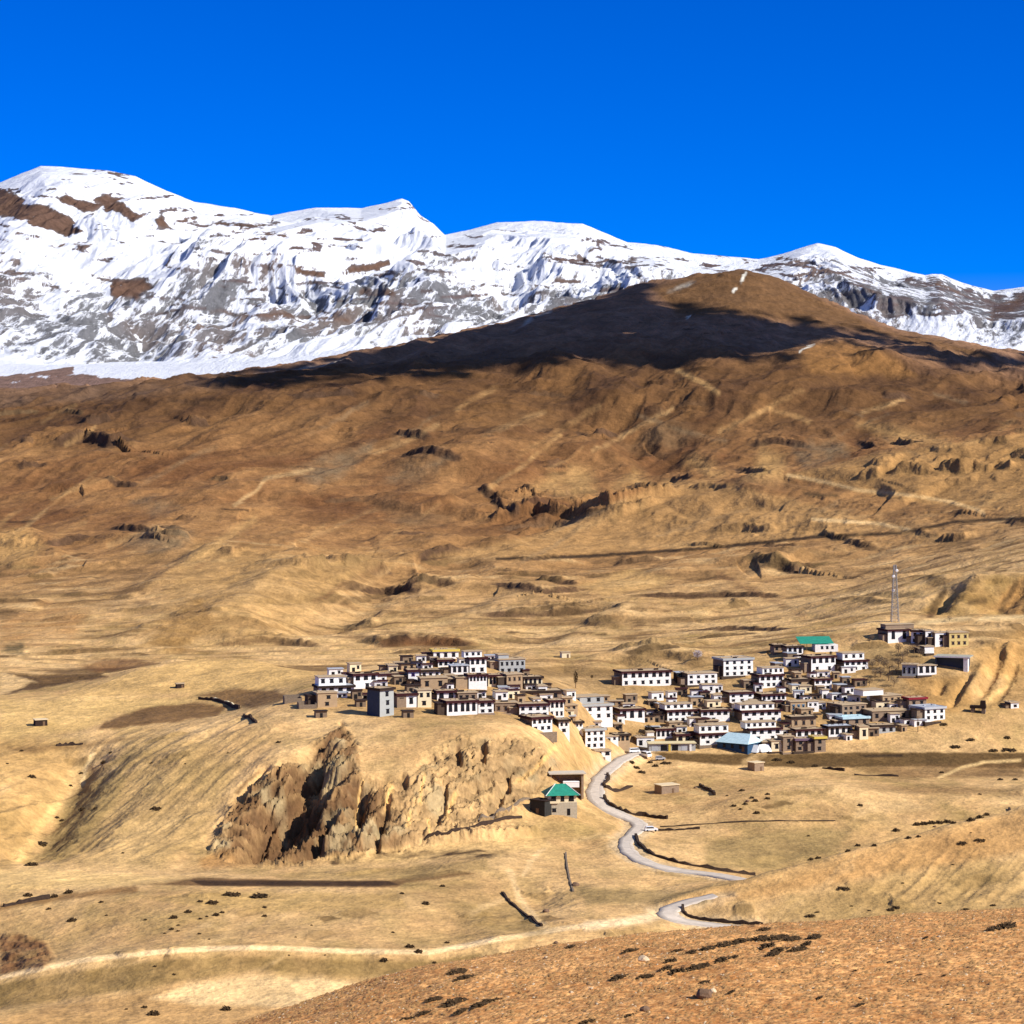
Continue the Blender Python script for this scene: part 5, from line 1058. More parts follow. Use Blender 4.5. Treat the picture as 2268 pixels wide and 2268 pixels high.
H('east_white', 'crisp white house with six windows at the east end', 2046, 2096, 1566, 1596, [3, 3], 'w', m_tin, 20, dep=11, roof=m_tin)
H('dark_long', 'long dark house with white string course left of the crisp white house', 1930, 2016, 1573, 1594, [4], 'b', False, 10, roof=m_mudroof)
H('grey_shop', 'grey low house with white roof lumps at the lower east edge', 1930, 1985, 1606, 1624, [3], 'g', m_dark, 10)
# the knoll on the right
H('temple', 'white prayer hall with red door and black eave on the knoll', 1965, 2016, 1394, 1423, ['2'], 'w', True, 12, dep=11, up=(1970, 2040, 1384, 0, 'b', 5), stack=1)
H('temple_wing', 'shaded white wing with four windows joined to the prayer hall', 2018, 2048, 1396, 1426, [2, 2], 'w', True, -16, dep=9)
H('knoll_low', 'white block with pale yellow panel on the knoll', 2049, 2069, 1396, 1430, [1, 1], 'w', False, 8)
H('knoll_bright', 'brightest white house with one upper window on the knoll', 2070, 2097, 1400, 1432, [1, 1], 'w', False, 12)
H('knoll_ochre', 'ochre house with six windows at the right end of the knoll', 2101, 2147, 1400, 1432, [3, 3], 'o', False, 10, dep=9, win=WINB)
H('knoll_hut', 'small plain white hut below the knoll houses', 2047, 2070, 1431, 1448, [0], 'w', False, 10)
H('knoll_lower', 'grey and white house with pillars below the knoll trees', 1998, 2030, 1471, 1498, [3], 'u', False, -14, dep=7)
H('knoll_pillars', 'white pillared house front with dark openings below the knoll', 2031, 2076, 1473, 1496, ['3'], 'w', False, 10, dep=6)
H('far_white', 'tiny white house by the pale track at the right edge', 2238, 2258, 1555, 1569, [1], 'w', False, 10)

# ------------------------------------------------------------------ outbuildings packed between the houses
vpoly = [(720, 1500), (830, 1480), (960, 1455), (1090, 1462), (1190, 1500), (1260, 1545), (1380, 1560), (1480, 1540), (1560, 1535), (1660, 1505), (1760, 1460), (1850, 1455), (1930, 1490), (1900, 1540), (2040, 1560), (2090, 1600), (1980, 1630), (1900, 1650), (1820, 1662), (1690, 1650), (1540, 1650), (1440, 1655), (1370, 1650), (1270, 1610), (1180, 1570), (1000, 1560), (880, 1560), (740, 1545)]
rn2 = random.Random(21); placed = []
tries = 0
while len(placed) < 125 and tries < 9000:
    tries += 1; x = rn2.uniform(720, 2090); y = rn2.uniform(1460, 1662)
    if poly_sd(np.array([x]), np.array([y]), vpoly)[0] > 0: continue
    if any(abs(x - a) < 18 and abs(y - b) < 9 for a, b in placed): continue
    if any(x0 - 4 < x < x1 + 4 and yt + 2 < y < yb + 5 for x0, x1, yt, yb in BOX): continue
    placed.append((x, y)); p = G.ray(x, y, 690); s = p[1] / F
    w = rn2.uniform(14, 34) * s; h = rn2.uniform(10, 19) * s; dp = rn2.uniform(3, 5.5); k = rn2.random()
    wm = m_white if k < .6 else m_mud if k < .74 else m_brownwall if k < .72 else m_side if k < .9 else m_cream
    t = thing('mud_outbuilding', 'low flat roofed mud outbuilding squeezed between the village houses' if wm not in (m_white, m_cream) else 'small pale washed outbuilding squeezed between the village houses', 'outbuilding', p, R(rn2.uniform(2, 24)), 'mud outbuildings between the houses')
    bm = bmesh.new(); bx(bm, -w / 2, w / 2, 0, dp, -3, h, .08, .06); mk('wall', bm, wm, t)
    bm = bmesh.new(); bx(bm, -w / 2 - .3, w / 2 + .3, -.4, dp + .3, h, h + .3); mk('roof', bm, rn2.choice((m_dark, m_mudroof, m_mudroof, m_band, m_tin)), t)
    bm = bmesh.new(); bx(bm, -w * .3, -w * .3 + min(1.3, w * .35), -.05, .2, .1, min(h * .7, 1.9)); mk('door', bm, m_black, t)
    if w > 3.5: put_window(t, w * .22, .03, h * .35, 1.0, h * .4)

# ------------------------------------------------------------------ special buildings
def at_px(px, py, dmin=690): return G.ray(px, py, dmin)
# hall with the blue metal roof
p = at_px(1622, 1663); s = p[1] / F
t = thing('village_hall', 'hall with pale blue metal gable roof and dark blue front at the field edge', 'hall', p, R(-36))
w, dp, hh = 15.0, 12.0, 3.6
bm = bmesh.new(); bx(bm, -w / 2, w / 2, 0, dp, -3, hh); mk('wall', bm, plain('navy_wall', (.03, .07, .13)), t)
bm = bmesh.new()
v = [bm.verts.new(q) for q in ((-w / 2 - .7, -.8, hh - .2), (w / 2 + .7, -.8, hh - .2), (w / 2 + .7, dp + .8, hh - .2), (-w / 2 - .7, dp + .8, hh - .2), (-w / 2 + 2, dp / 2, hh + 3.4), (w / 2 - 2, dp / 2, hh + 3.4))]
for f in ((0, 1, 5, 4), (1, 2, 5), (2, 3, 4, 5), (3, 0, 4), (3, 2, 1, 0)): bm.faces.new([v[i] for i in f])
mk('roof', bm, m_paleblue, t)
for k in range(3): put_window(t, -4 + 4 * k, -.02, 1.2, 1.2, 1.4)
bm = bmesh.new(); bx(bm, 4.6, 6.0, -.08, .05, 0, 2.3); mk('door', bm, m_wood, t)
for i, (px, py, rz, lab) in enumerate(((1668, 1665, -.5, 'grey white canvas tent right of the blue roofed hall'), (1692, 1664, .5, 'bright white canvas tent nearest the cream house by the field'))):
    q = at_px(px, py); t = thing('canvas_tent', lab, 'tent', q, rz, 'canvas tents beside the hall')
    bm = bmesh.new(); a, b, h_ = 2.6, 2.2, 3.0
    v = [bm.verts.new(x) for x in ((-a, -b, 0), (a, -b, 0), (a, b, 0), (-a, b, 0), (-a, 0, h_), (a, 0, h_))]
    for f in ((0, 1, 5, 4), (2, 3, 4, 5), (1, 2, 5), (3, 0, 4)): bm.faces.new([v[k] for k in f])
    mk('canvas', bm, m_cloth, t)
    bm = bmesh.new(); bar(bm, (a + .05, 0, 0), (a + .05, 0, h_ + .2), .06); mk('pole', bm, m_wood, t)
# green roofed shed at the top
p = at_px(1832, 1444); t = thing('green_roofed_shed', 'long white shed under a bright green metal roof at the upper village edge', 'shed', p, R(8))
bm = bmesh.new(); bx(bm, -6, 5.5, 0, 6, -3, 3.6); mk('wall', bm, m_white, t)
bm = bmesh.new()
v = [bm.verts.new(x) for x in ((-13.5, .6, 4.0), (3.6, .6, 4.0), (3.6, 9, 6.8), (-13.5, 9, 6.8), (-13.5, .6, 4.2), (3.6, .6, 4.2), (3.6, 9, 7.0), (-13.5, 9, 7.0))]
for f in ((3, 2, 1, 0), (4, 5, 6, 7), (0, 1, 5, 4), (1, 2, 6, 5), (2, 3, 7, 6), (3, 0, 4, 7)): bm.faces.new([v[i] for i in f])
mk('roof', bm, m_green, t)
bm = bmesh.new()
for x in (-13, -10, -7): bar(bm, (x, 1, -1), (x, 1, 4.0), .1)
mk('post', bm, m_wood, t)
for k in range(3): put_window(t, -2.5 + 2.6 * k, 0, 1.4, 1.1, 1.4)
# assembly shed with flat roof and open dark front on the knoll
p = at_px(2106, 1482); t = thing('assembly_shed', 'flat roofed shed with wide dark open front and white end post below the knoll', 'shed', p, R(-20))
bm = bmesh.new(); bx(bm, -7.5, 7.5, 3.5, 10, -3, 5.6); bx(bm, -7.5, -6.9, 0, 3.5, -3, 5.6); mk('wall', bm, plain('slate_wall', (.06, .075, .09)), t)
bm = bmesh.new(); bx(bm, 5.9, 8.0, -.2, 3.4, -3, 5.6); mk('end_wall', bm, m_white, t)
bm = bmesh.new(); bx(bm, -8, 9, -.9, 11, 5.6, 6.1); mk('roof', bm, plain('grey_green_roof', (.36, .34, .26)), t)
bm = bmesh.new(); bx(bm, -8.05, 9.05, -1.05, -.9, 5.5, 6.2); mk('fascia', bm, m_white, t)
# dark glazed lean-to
p = at_px(1510, 1512); t = thing('glazed_shed', 'dark glazed shed standing left of the eight windowed white house', 'shed', p, R(10))
bm = bmesh.new(); bx(bm, -2.6, 2.4, 0, 6, -2, 4.6, .1, .1); mk('wall', bm, m_dark, t)
bm = bmesh.new()
for x in (-1.7, -.6, .5, 1.6): bx(bm, x - .4, x + .4, -.05, .1, .6, 3.8)
mk('glazing', bm, plain('green_glass', (.05, .08, .07), .2, spec=.5), t)
bm = bmesh.new(); bx(bm, -2.9, 2.7, -.3, 6.3, 4.6, 4.85); mk('roof', bm, m_tin, t)
# shop row at the road head
p = at_px(1489, 1663); t = thing('shop_row', 'row of low grey shops with shutters and yellow pillars facing the dark field', 'shop', p, R(4))
bm = bmesh.new(); bx(bm, -10, 10, 0, 6, -2, 3.1); mk('wall', bm, m_grey, t)
bm = bmesh.new(); bx(bm, -10.4, 10.4, -.8, 6.3, 3.1, 3.4); mk('roof', bm, plain('pale_yellow_slab', (.62, .52, .30)), t)
for k, x in enumerate((-7.6, -3.6, 1.2, 5.2)):
    bm = bmesh.new(); bx(bm, x - 1.3, x + 1.3, -.08, .1, .1, 2.5); mk('shutter', bm, (m_tin, m_black, m_black, m_tin)[k], t)
for x in (-1.2, 7.8):
    bm = bmesh.new(); bx(bm, x - .45, x + .45, -.55, -.1, -.5, 3.1); mk('pillar', bm, m_yellow if x < 0 else m_white, t)
# green roofed house by the road
p = at_px(1246, 1806); t = thing('green_roofed_house', 'cream house on a stone base with green hipped roof beside the road', 'house', p, R(9))
w, dp = 10.2, 8.5
bm = bmesh.new(); bx(bm, -w / 2, w / 2, 0, dp, -3, 4.4); mk('stone_base', bm, plain('pale_stone', (.42, .36, .26), .95, .2, 1.5, bump=.5), t)
bm = bmesh.new(); bx(bm, -w / 2 + .15, w / 2 - .15, .15, dp - .15, 4.4, 7.0); mk('wall', bm, m_cream, t)
bm = bmesh.new(); e = 7.0
v = [bm.verts.new(x) for x in ((-w / 2 - .9, -.9, e - .1), (w / 2 + .9, -.9, e - .1), (w / 2 + .9, dp + .9, e - .1), (-w / 2 - .9, dp + .9, e - .1), (-1.8, dp / 2, e + 3.3), (1.8, dp / 2, e + 3.3))]
for f in ((0, 1, 5, 4), (1, 2, 5), (2, 3, 4, 5), (3, 0, 4), (3, 2, 1, 0)): bm.faces.new([v[i] for i in f])
rf = mk('roof', bm, m_green, t)
bm = bmesh.new(); bar(bm, (1.8, dp / 2, e + 3.36), (w / 2 + .9, -.9, e - .02), .09); bar(bm, (-1.8, dp / 2, e + 3.36), (-w / 2 - .9, -.9, e - .02), .09); mk('ridge_cap', bm, m_white, rf)
for x, ww in ((-3.1, 1.7), (0, 1.2), (3.1, 1.7)): put_window(t, x, .15, 4.75, ww, 1.75)
put_window(t, -2.9, 0, 1.2, 1.3, 1.2)
bm = bmesh.new(); bx(bm, 1.6, 2.7, -.07, .1, 0, 2.3); mk('door', bm, m_black, t)
bm = bmesh.new(); bx(bm, -4.6, -1.4, -.5, 0, 4.2, 4.35); bx(bm, -4.6, -1.4, -.52, -.44, 4.35, 5.0); mk('balcony', bm, m_cream, t)
p = at_px(1190, 1803); t = thing('shade_shed', 'black shed shape added for the shade left of the green roofed house', 'shed', p, R(-38))  # added block standing in for the shade beside the house
bm = bmesh.new(); bx(bm, -3.2, 3.2, 0, 5, -3, 4.6, .1, .1); mk('wall', bm, plain('shade_black', (.035, .033, .03), .95, .3, 1.5), t)
bm = bmesh.new(); bx(bm, -3.5, 3.5, -.3, 5.3, 4.6, 4.85); mk('roof', bm, m_dark, t)
bm = bmesh.new(); bx(bm, -.6, .6, -.06, .1, 0, 2); mk('door', bm, m_wood, t)
p = at_px(1256, 1752); t = thing('roadside_barn', 'flat roofed barn with dark open front behind the green roofed house', 'barn', p, R(7))
bm = bmesh.new(); bx(bm, -6, -5.5, 0, 6, -3, 6.0); bx(bm, 5.2, 6, 0, 6, -3, 6.0); bx(bm, -5.5, 5.2, 4, 6, -3, 6.0); mk('wall', bm, m_brownwall, t)
bm = bmesh.new(); bx(bm, -6.5, 6.8, -.6, 6.5, 6.0, 6.4); mk('roof', bm, plain('pale_slab', (.55, .47, .36)), t)
p2 = at_px(1258, 1748); bm = bmesh.new(); bx(bm, -3, 3, -.8, .8, 1.9, 2.2, .2, .2); bx(bm, -2.9, 2.9, -.7, .7, 0, 1.9); o = mk('tarpaulin_stack', bm, m_cloth)
o.location = (p[0] + 1.5, p[1] + 1.6, p[2] + 1.2); tag(o, 'white sheeted stack inside the dark front of the roadside barn', 'stack')

def hut(label, px, py, w, dp, h, rz, wall, roofm, door=True, name='stone_hut'):
    p = at_px(px, py); t = thing(name, label, 'hut', p, R(rz))
    bm = bmesh.new(); bx(bm, -w / 2, w / 2, 0, dp, -1.5, h, .12, .1); mk('wall', bm, wall, t)
    bm = bmesh.new(); bx(bm, -w / 2 - .25, w / 2 + .25, -.25, dp + .25, h, h + .28); mk('roof', bm, roofm, t)
    if door:
        bm = bmesh.new(); bx(bm, w * .1, w * .1 + .9, -.06, .1, 0, min(h - .4, 1.8)); mk('door', bm, m_wood, t)
    return t
m_paleroof = plain('pale_mud_roof', (.66, .52, .32), .95, .1, .6)
hut('long stone hut with pale mud roof in the field right of the road', 1485, 1757, 8.0, 5.5, 3.0, 28, m_brownwall, m_paleroof)
hut('small square stone hut standing alone below the dark field', 1682, 1708, 5.2, 4.6, 3.4, 34, m_brownwall, m_paleroof)
hut('tiny dark stone hut alone on the pale flats at far left', 92, 1608, 5.0, 4, 2.4, 24, m_dark, m_paleroof)
hut('small stone hut beside the fields above the village', 380 + 20, 1524, 3.6, 3, 1.8, 20, m_dark, m_mudroof)
hut('white stone hut near the two shacks on the terrace above the village', 1254, 1457, 4.5, 4, 2.6, 14, m_cream, m_mudroof)
# dark ruin right of the village
p = at_px(2166, 1580); t = thing('ruined_gate', 'dark ruined gatehouse on two stone legs at the foot of the right slope', 'ruin', p, R(-18))
bm = bmesh.new(); bx(bm, -3.2, -1.6, 0, 3, -1, 2.2); mk('pier', bm, m_stone, t)
bm = bmesh.new(); bx(bm, 1.6, 3.2, 0, 3, -1, 2.2); mk('pier', bm, m_stone, t)
bm = bmesh.new(); bx(bm, -3.6, 3.4, -.2, 3.2, 2.2, 3.4); bx(bm, .8, 3.3, .2, 3, 3.4, 5.6, .2, .2); mk('lintel', bm, m_dark, t)
for px, py, lab in ((650, 1556, 'roofless stone sheepfold at the very west end of the village'), (682, 1570, 'lower dark stone pen under the tall tan house')):
    p = at_px(px, py); t = thing('stone_pen', lab, 'pen', p, R(14))
    for a, b, c, d, hh in ((-3.5, 3.5, 0, .5, 1.6), (-3.5, -3.0, .5, 5, 2.4), (3.0, 3.5, .5, 5, 2.0), (-3.0, 3.0, 4.5, 5, 2.6)):
        bm = bmesh.new(); bx(bm, a, b, c, d, -1.5, hh, .03, .03); mk('wall', bm, m_stone, t)

for k_, (x_, y_, w_, lab_) in enumerate(((712, 1590, 26, 'dark stone outbuilding below the tall tan house'), (800, 1566, 22, 'low dark stone lean to left of the blue grey tower'), (905, 1590, 24, 'low dark stone outbuilding right below the blue grey tower'))):
    p = at_px(x_, y_); s = p[1] / F; t = thing('stone_outbuilding', lab_, 'outbuilding', p, R(16)); w = w_ * s
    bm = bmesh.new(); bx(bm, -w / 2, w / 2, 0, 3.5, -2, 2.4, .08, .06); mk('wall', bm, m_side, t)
    bm = bmesh.new(); bx(bm, -w / 2 - .3, w / 2 + .3, -.4, 3.8, 2.4, 2.7); mk('roof', bm, m_dark, t)
    bm = bmesh.new(); bx(bm, -.5, .5, -.05, .2, .1, 1.8); mk('door', bm, m_black, t)

# ------------------------------------------------------------------ lattice mast
p = at_px(1982, 1378, 1100); s = p[1] / F; HT = 127 * s
t = thing('radio_mast', 'tall grey lattice radio mast behind the knoll', 'mast', p)
for k in range(4):
    bm = bmesh.new(); sx, sy = ((-1, -1), (1, -1), (1, 1), (-1, 1))[k]
    bar(bm, (sx * 2.0, sy * 2.0, -1.5), (sx * .55, sy * .55, HT), .11); mk('leg', bm, m_steel, t)
bm = bmesh.new(); nb = 16
for i in range(nb):
    z0, z1 = HT * i / nb, HT * (i + 1) / nb; a = 2.0 - 1.45 * i / nb; b = 2.0 - 1.45 * (i + 1) / nb
    for k in range(4):
        c0 = ((-1, -1), (1, -1), (1, 1), (-1, 1))[k]; c1 = ((1, -1), (1, 1), (-1, 1), (-1, -1))[k]
        bar(bm, (c0[0] * a, c0[1] * a, z0), (c1[0] * b, c1[1] * b, z1), .06); bar(bm, (c1[0] * a, c1[1] * a, z0), (c0[0] * b, c0[1] * b, z1), .06); bar(bm, (c0[0] * b, c0[1] * b, z1), (c1[0] * b, c1[1] * b, z1), .06)
mk('bracing', bm, m_steel, t)
for z, x in ((.80, -.8), (.55, -.9), (.90, .8)):
    bm = bmesh.new(); bmesh.ops.create_cone(bm, cap_ends=True, segments=16, radius1=.85, radius2=.6, depth=.5, matrix=__import__('mathutils').Matrix.Translation((x, -.9, HT * z)) @ __import__('mathutils').Matrix.Rotation(R(90), 4, 'X')); mk('dish', bm, m_white, t)
for x in (-.6, .6):
    bm = bmesh.new(); bx(bm, x - .16, x + .16, -.85, -.65, HT - 2.6, HT - .2); mk('antenna', bm, m_grey, t)

# ------------------------------------------------------------------ vehicles
def car(label, px, py, rz, paint_m, L0=4.3, Wd=1.8, Hh=1.75, van=False, loc=None):
    p = loc or at_px(px, py); t = thing('parked_car' if not van else 'parked_van', label, 'car' if not van else 'van', (p[0], p[1], p[2] + .12), R(rz))
    bm = bmesh.new(); prof = [(-.5, .22), (.5, .22), (.5, .55), (.47, .60), (.27 if not van else .42, .66), (.16 if not van else .36, 1.0), (-.40, 1.0), (-.485, .62)]
    vs = [[bm.verts.new((x * L0, y * Wd / 2, z * Hh)) for x, z in prof] for y in (-1, 1)]
    n = len(prof)
    for i in range(n): bm.faces.new((vs[0][i], vs[0][(i + 1) % n], vs[1][(i + 1) % n], vs[1][i]))
    bm.faces.new(vs[0][::-1]); bm.faces.new(vs[1]); bmesh.ops.bevel(bm, geom=bm.edges[:], offset=.07, segments=2, affect='EDGES')
    mk('body', bm, paint_m, t)
    a = .12 if not van else .33
    for y in (-1, 1):
        bm = bmesh.new(); v = [bm.verts.new((x * L0, y * (Wd / 2 + .012), z * Hh)) for x, z in ((-.42, .66), (a + .09, .66), (a + .01, .94), (-.38, .94))]; bm.faces.new(v); mk('window', bm, m_glass, t)
    bm = bmesh.new(); v = [bm.verts.new((x * L0 + .03, y * Wd * .42, z * Hh)) for x, y, z in ((a + .14, -1, .69), (a + .14, 1, .69), (a + .055, .9, .95), (a + .055, -.9, .95))]; bm.faces.new(v); mk('windscreen', bm, m_glass, t)
    for sx in (-.31, .31):
        for sy in (-1, 1):
            bm = bmesh.new(); bmesh.ops.create_cone(bm, cap_ends=True, segments=14, radius1=.34, radius2=.34, depth=.24, matrix=__import__('mathutils').Matrix.Translation((sx * L0, sy * (Wd / 2 - .08), .34)) @ __import__('mathutils').Matrix.Rotation(R(90), 4, 'X')); mk('wheel', bm, m_tyre, t)
    return t
car('silver white car parked on the roadside shoulder at the bend', 1442, 1842, 8, m_carw, 4.6)
car('white van parked lengthwise at the road head below the little kiosk', 1404, 1668, 20, m_carw, 5.0, 1.9, 2.1, True)
car('white van with dark windows parked crosswise on the road head', 1431, 1678, -60, m_carw, 5.4, 2.1, 2.5, True)
car('silver grey car parked beside the white vans at the road head', 1462, 1684, 5, m_cars)

# ------------------------------------------------------------------ dry stone walls
def stone_wall(label, pts, h=1.0, th=.6, mat=None, dmin=560, name='stone_wall', off=0):
    P = smooth_line(W3(pts, dmin=dmin), 6, 8)
    bm = bmesh.new(); rows_ = []
    for i, q in enumerate(P):
        a = P[max(0, i - 1)]; b = P[min(len(P) - 1, i + 1)]; tx, ty = b[0] - a[0], b[1] - a[1]; l = math.hypot(tx, ty) + 1e-6; nx, ny = ty / l, -tx / l
        z = G.at(q[0], q[1]); hh = h * rnd.uniform(.35, 1.1)
        rows_.append([bm.verts.new((q[0] + nx * th / 2 * k * (1 if j else 1.2), q[1] + ny * th / 2 * k * (1 if j else 1.2), z + (hh if j else -.7))) for k, j in ((-1, 0), (-1, 1), (1, 1), (1, 0))])
    for r0, r1 in zip(rows_[:-1], rows_[1:]):
        for k in range(3): bm.faces.new((r0[k], r1[k], r1[k + 1], r0[k + 1]))
    bm.faces.new(rows_[0]); bm.faces.new(rows_[-1][::-1])
    return tag(mk(name, bm, mat or m_stone), label, 'wall', 'dry stone walls across the valley')
m_shadestone = plain('shade_wall_stone', (.05, .033, .024), .98, .4, 1.5, bump=.5)  # stone darkened so the wall faces read as shaded
stone_wall('dark retaining wall along the outer side of the upper road curve', [(1338, 1768), (1350, 1785), (1385, 1800), (1430, 1808), (1478, 1814)], 1.5, .8, m_shadestone)
stone_wall('dark retaining wall along the lower road bend towards the spur', [(1408, 1852), (1415, 1872), (1440, 1892), (1500, 1912), (1600, 1930), (1672, 1939)], 1.3, .8, m_shadestone)
stone_wall('dark bank wall inside the hairpin at the nose of the spur', [(1512, 2010), (1514, 2022), (1540, 2034), (1600, 2042), (1690, 2048)], 1.0, .7, m_shadestone)
stone_wall('dark wall bending round the top of the road near the village', [(1345, 1716), (1350, 1726), (1335, 1738), (1345, 1748), (1400, 1742)], 1.4, .8, m_shadestone)
stone_wall('long straight field wall right of the parked car', [(1462, 1832), (1560, 1826), (1700, 1820), (1850, 1818)], .45, .5, m_shadestone)
stone_wall('short field wall just below the long straight wall', [(1458, 1840), (1500, 1839), (1550, 1836)], .8, .6, m_shadestone)
stone_wall('straight brown wall running down left from the green roofed house', [(1155, 1811), (1080, 1826), (1000, 1845), (940, 1860)], 1.1, .6, m_shadestone)
stone_wall('pale topped wall sloping from the black shed shape to the cliff foot', [(1172, 1770), (1110, 1795), (1060, 1820)], 1.2, .7)
stone_wall('crooked dark wall low in the basin centre', [(1112, 1978), (1125, 1995), (1150, 2015), (1180, 2035), (1200, 2052)], .7, .6, m_shadestone)
stone_wall('curved black retaining wall west of the village', [(440, 1549), (475, 1551), (505, 1560), (530, 1570)], 1.6, .7, m_shadestone)
stone_wall('broken dark wall end below the curved retaining wall', [(540, 1585), (556, 1592), (568, 1602)], 1.5, .8, m_shadestone)
stone_wall('short winding wall in the field above the square hut', [(1550, 1741), (1562, 1748), (1578, 1754), (1583, 1762)], 1.3, .8, m_shadestone)
stone_wall('low wall below the dark field right of the square hut', [(1822, 1702), (1870, 1708)], 1.2, .8, m_shadestone)
stone_wall('second low wall further right below the dark field', [(1892, 1717), (1990, 1720)], .9, .8, m_shadestone)
stone_wall('low wall on the pale flats left of the gully', [(125, 1652), (150, 1650), (184, 1648)], 1.2, .8, m_shadestone)
stone_wall('vertical field boundary wall in the middle of the basin', [(1253, 1890), (1256, 1920), (1262, 1950), (1270, 1975)], .45, .5)
stone_wall('pale edged wall along the left river terrace', [(8, 2008), (50, 2000), (110, 1990)], 1.2, .9, m_shadestone)
stone_wall('dark terrace wall at the right edge above the spur', [(2235, 1792), (2300, 1786)], 1.4, .8, m_shadestone)
stone_wall('white capped water channel wall above the curved black wall', [(475, 1547), (510, 1556), (530, 1566)], .5, .8, m_cream)

# ------------------------------------------------------------------ trees and bushes
def twig_mesh(name, n, rx, rz, leaf, mat, stem=0, seed=1, z0=0):
    r_ = random.Random(seed); bm = bmesh.new()
    for _ in range(n):
        while True:
            q = Vector((r_.uniform(-1, 1), r_.uniform(-1, 1), r_.uniform(0, 1)))
            if q.length < 1: break
        c = Vector((q.x * rx, q.y * rx, z0 + q.z * rz)); d = Vector((r_.gauss(0, 1), r_.gauss(0, 1), r_.gauss(.3, 1))).normalized(); e = d.orthogonal().normalized()
        l = leaf * r_.uniform(.6, 1.4); ww = l * r_.uniform(.35, .7)
        bm.faces.new([bm.verts.new(c + d * l), bm.verts.new(c + e * ww), bm.verts.new(c - d * l), bm.verts.new(c - e * ww)])
    me = bpy.data.meshes.new(name); bm.to_mesh(me); bm.free(); me.materials.append(mat); return me
BUSH = [twig_mesh('thorn_bush', 90, 1.0, .85, .30, m_bush, seed=k) for k in range(4)]
def bush(px, py, w, lab, grp, fl=None, dmin=480, asp=1.0):
    p = (fl or G).ray(px, py, dmin); s = p[1] / F
    o = bpy.data.objects.new('thorn_bush', rnd.choice(BUSH)); COL.objects.link(o)
    sc = w * s / 2; hz = min(sc * .9, 1.3) * asp
    o.location = (p[0], p[1], p[2] - .12 * hz); o.scale = (sc, sc * .8, hz); o.rotation_euler = (0, 0, rnd.uniform(-.3, .3))
    return tag(o, lab, 'bush', grp)
lab = 'low dark thorn bush on the bare slope left of the cliff'; g_ = 'thorn bushes on the left slope'
for x, y, w in ((70, 1722, 20), (245, 1668, 10), (230, 1690, 16), (180, 1713, 10), (156, 1741, 10), (345, 1793, 26), (182, 1794, 17), (211, 1791, 10), (126, 1812, 12), (137, 1818, 12), (90, 1870, 34), (70, 1917, 32), (48, 1664, 10), (16, 1692, 7), (335, 1690, 6), (410, 1692, 6), (505, 1668, 6), (617, 1645, 12), (272, 1890, 8)): bush(x, y, w, lab, g_)
lab = 'small dark thorn bush scattered on the lower left basin slope'; g_ = 'thorn bushes in the lower left basin'
for x, y, w in ((470, 2002, 28), (443, 1998, 14), (417, 2021, 18), (385, 2034, 20), (443, 2036, 11), (458, 2031, 9), (478, 2028, 18), (492, 2022, 12), (395, 2050, 9), (380, 2059, 13), (394, 2063, 9), (365, 2068, 8), (441, 2069, 10), (463, 2081, 7), (585, 2011, 13), (586, 2030, 13), (512, 1984, 44), (574, 1987, 46), (870, 2066, 9), (907, 2099, 22), (927, 2109, 20), (942, 2003, 20), (990, 2089, 12), (962, 2133, 11), (850, 2128, 20), (343, 2141, 9), (385, 2159, 9), (322, 2038, 9), (236, 2028, 8), (160, 2040, 22), (108, 2014, 12), (224, 1999, 12), (640, 2116, 6), (720, 2116, 6), (655, 2076, 6), (690, 2050, 7), (500, 2237, 26), (340, 2248, 30), (280, 2236, 8), (320, 2232, 14), (62, 1985, 22), (120, 1987, 20), (152, 1978, 22), (890, 1980, 12), (980, 1964, 14)): bush(x, y, w, lab, g_)
lab = 'dark thorn bush on the fields right of the road'; g_ = 'thorn bushes right of the road'
for x, y, w in ((1625, 1786, 13), (1640, 1793, 10), (1650, 1782, 13), (1672, 1775, 16), (1700, 1770, 14), (1676, 1802, 16), (1643, 1752, 14), (1610, 1763, 8), (1665, 1768, 12), (1700, 1760, 12), (1905, 1785, 14), (1790, 1852, 8), (2150, 1845, 6), (1440, 1690, 14), (1452, 1698, 16), (1475, 1692, 26), (1420, 1712, 22), (1408, 1702, 20), (1398, 1690, 16), (1805, 1698, 16), (1720, 1684, 24), (1752, 1690, 20), (2085, 1712, 12), (2170, 1760, 9), (2215, 1728, 14), (2248, 1728, 14), (2150, 1640, 22), (2115, 1655, 26), (2090, 1606, 20), (2230, 1635, 18), (2235, 1662, 40), (2200, 1664, 24)): bush(x, y, w, lab, g_)
lab = 'dense dark scrub bush in the row behind the spur'; g_ = 'scrub row behind the spur'
for x, y, w in ((2030, 1828, 18), (2045, 1826, 20), (2062, 1824, 20), (2080, 1824, 20), (2098, 1822, 20), (2112, 1824, 14), (1984, 1841, 18), (2012, 1857, 14), (2034, 1854, 12), (2150, 1818, 20), (2170, 1812, 20), (2185, 1806, 16), (1796, 1905, 14), (1812, 1902, 14), (1878, 1886, 14), (1900, 1874, 14), (1936, 1874, 14)): bush(x, y, w, lab, g_, asp=1.1)
lab = 'small dark bush on the open face of the spur'; g_ = 'bushes on the spur face'
for x, y, w in ((1868, 1969, 36), (1999, 1956, 9), (2080, 2001, 12), (1985, 2011, 22), (1972, 2016, 20), (1886, 2007, 9), (1925, 2017, 9), (1810, 2021, 12), (1795, 2030, 26), (2138, 2016, 22), (2200, 2006, 16), (2130, 1868, 26), (2170, 1862, 28), (2110, 1915, 8)): bush(x, y, w, lab, g_, asp=.6)
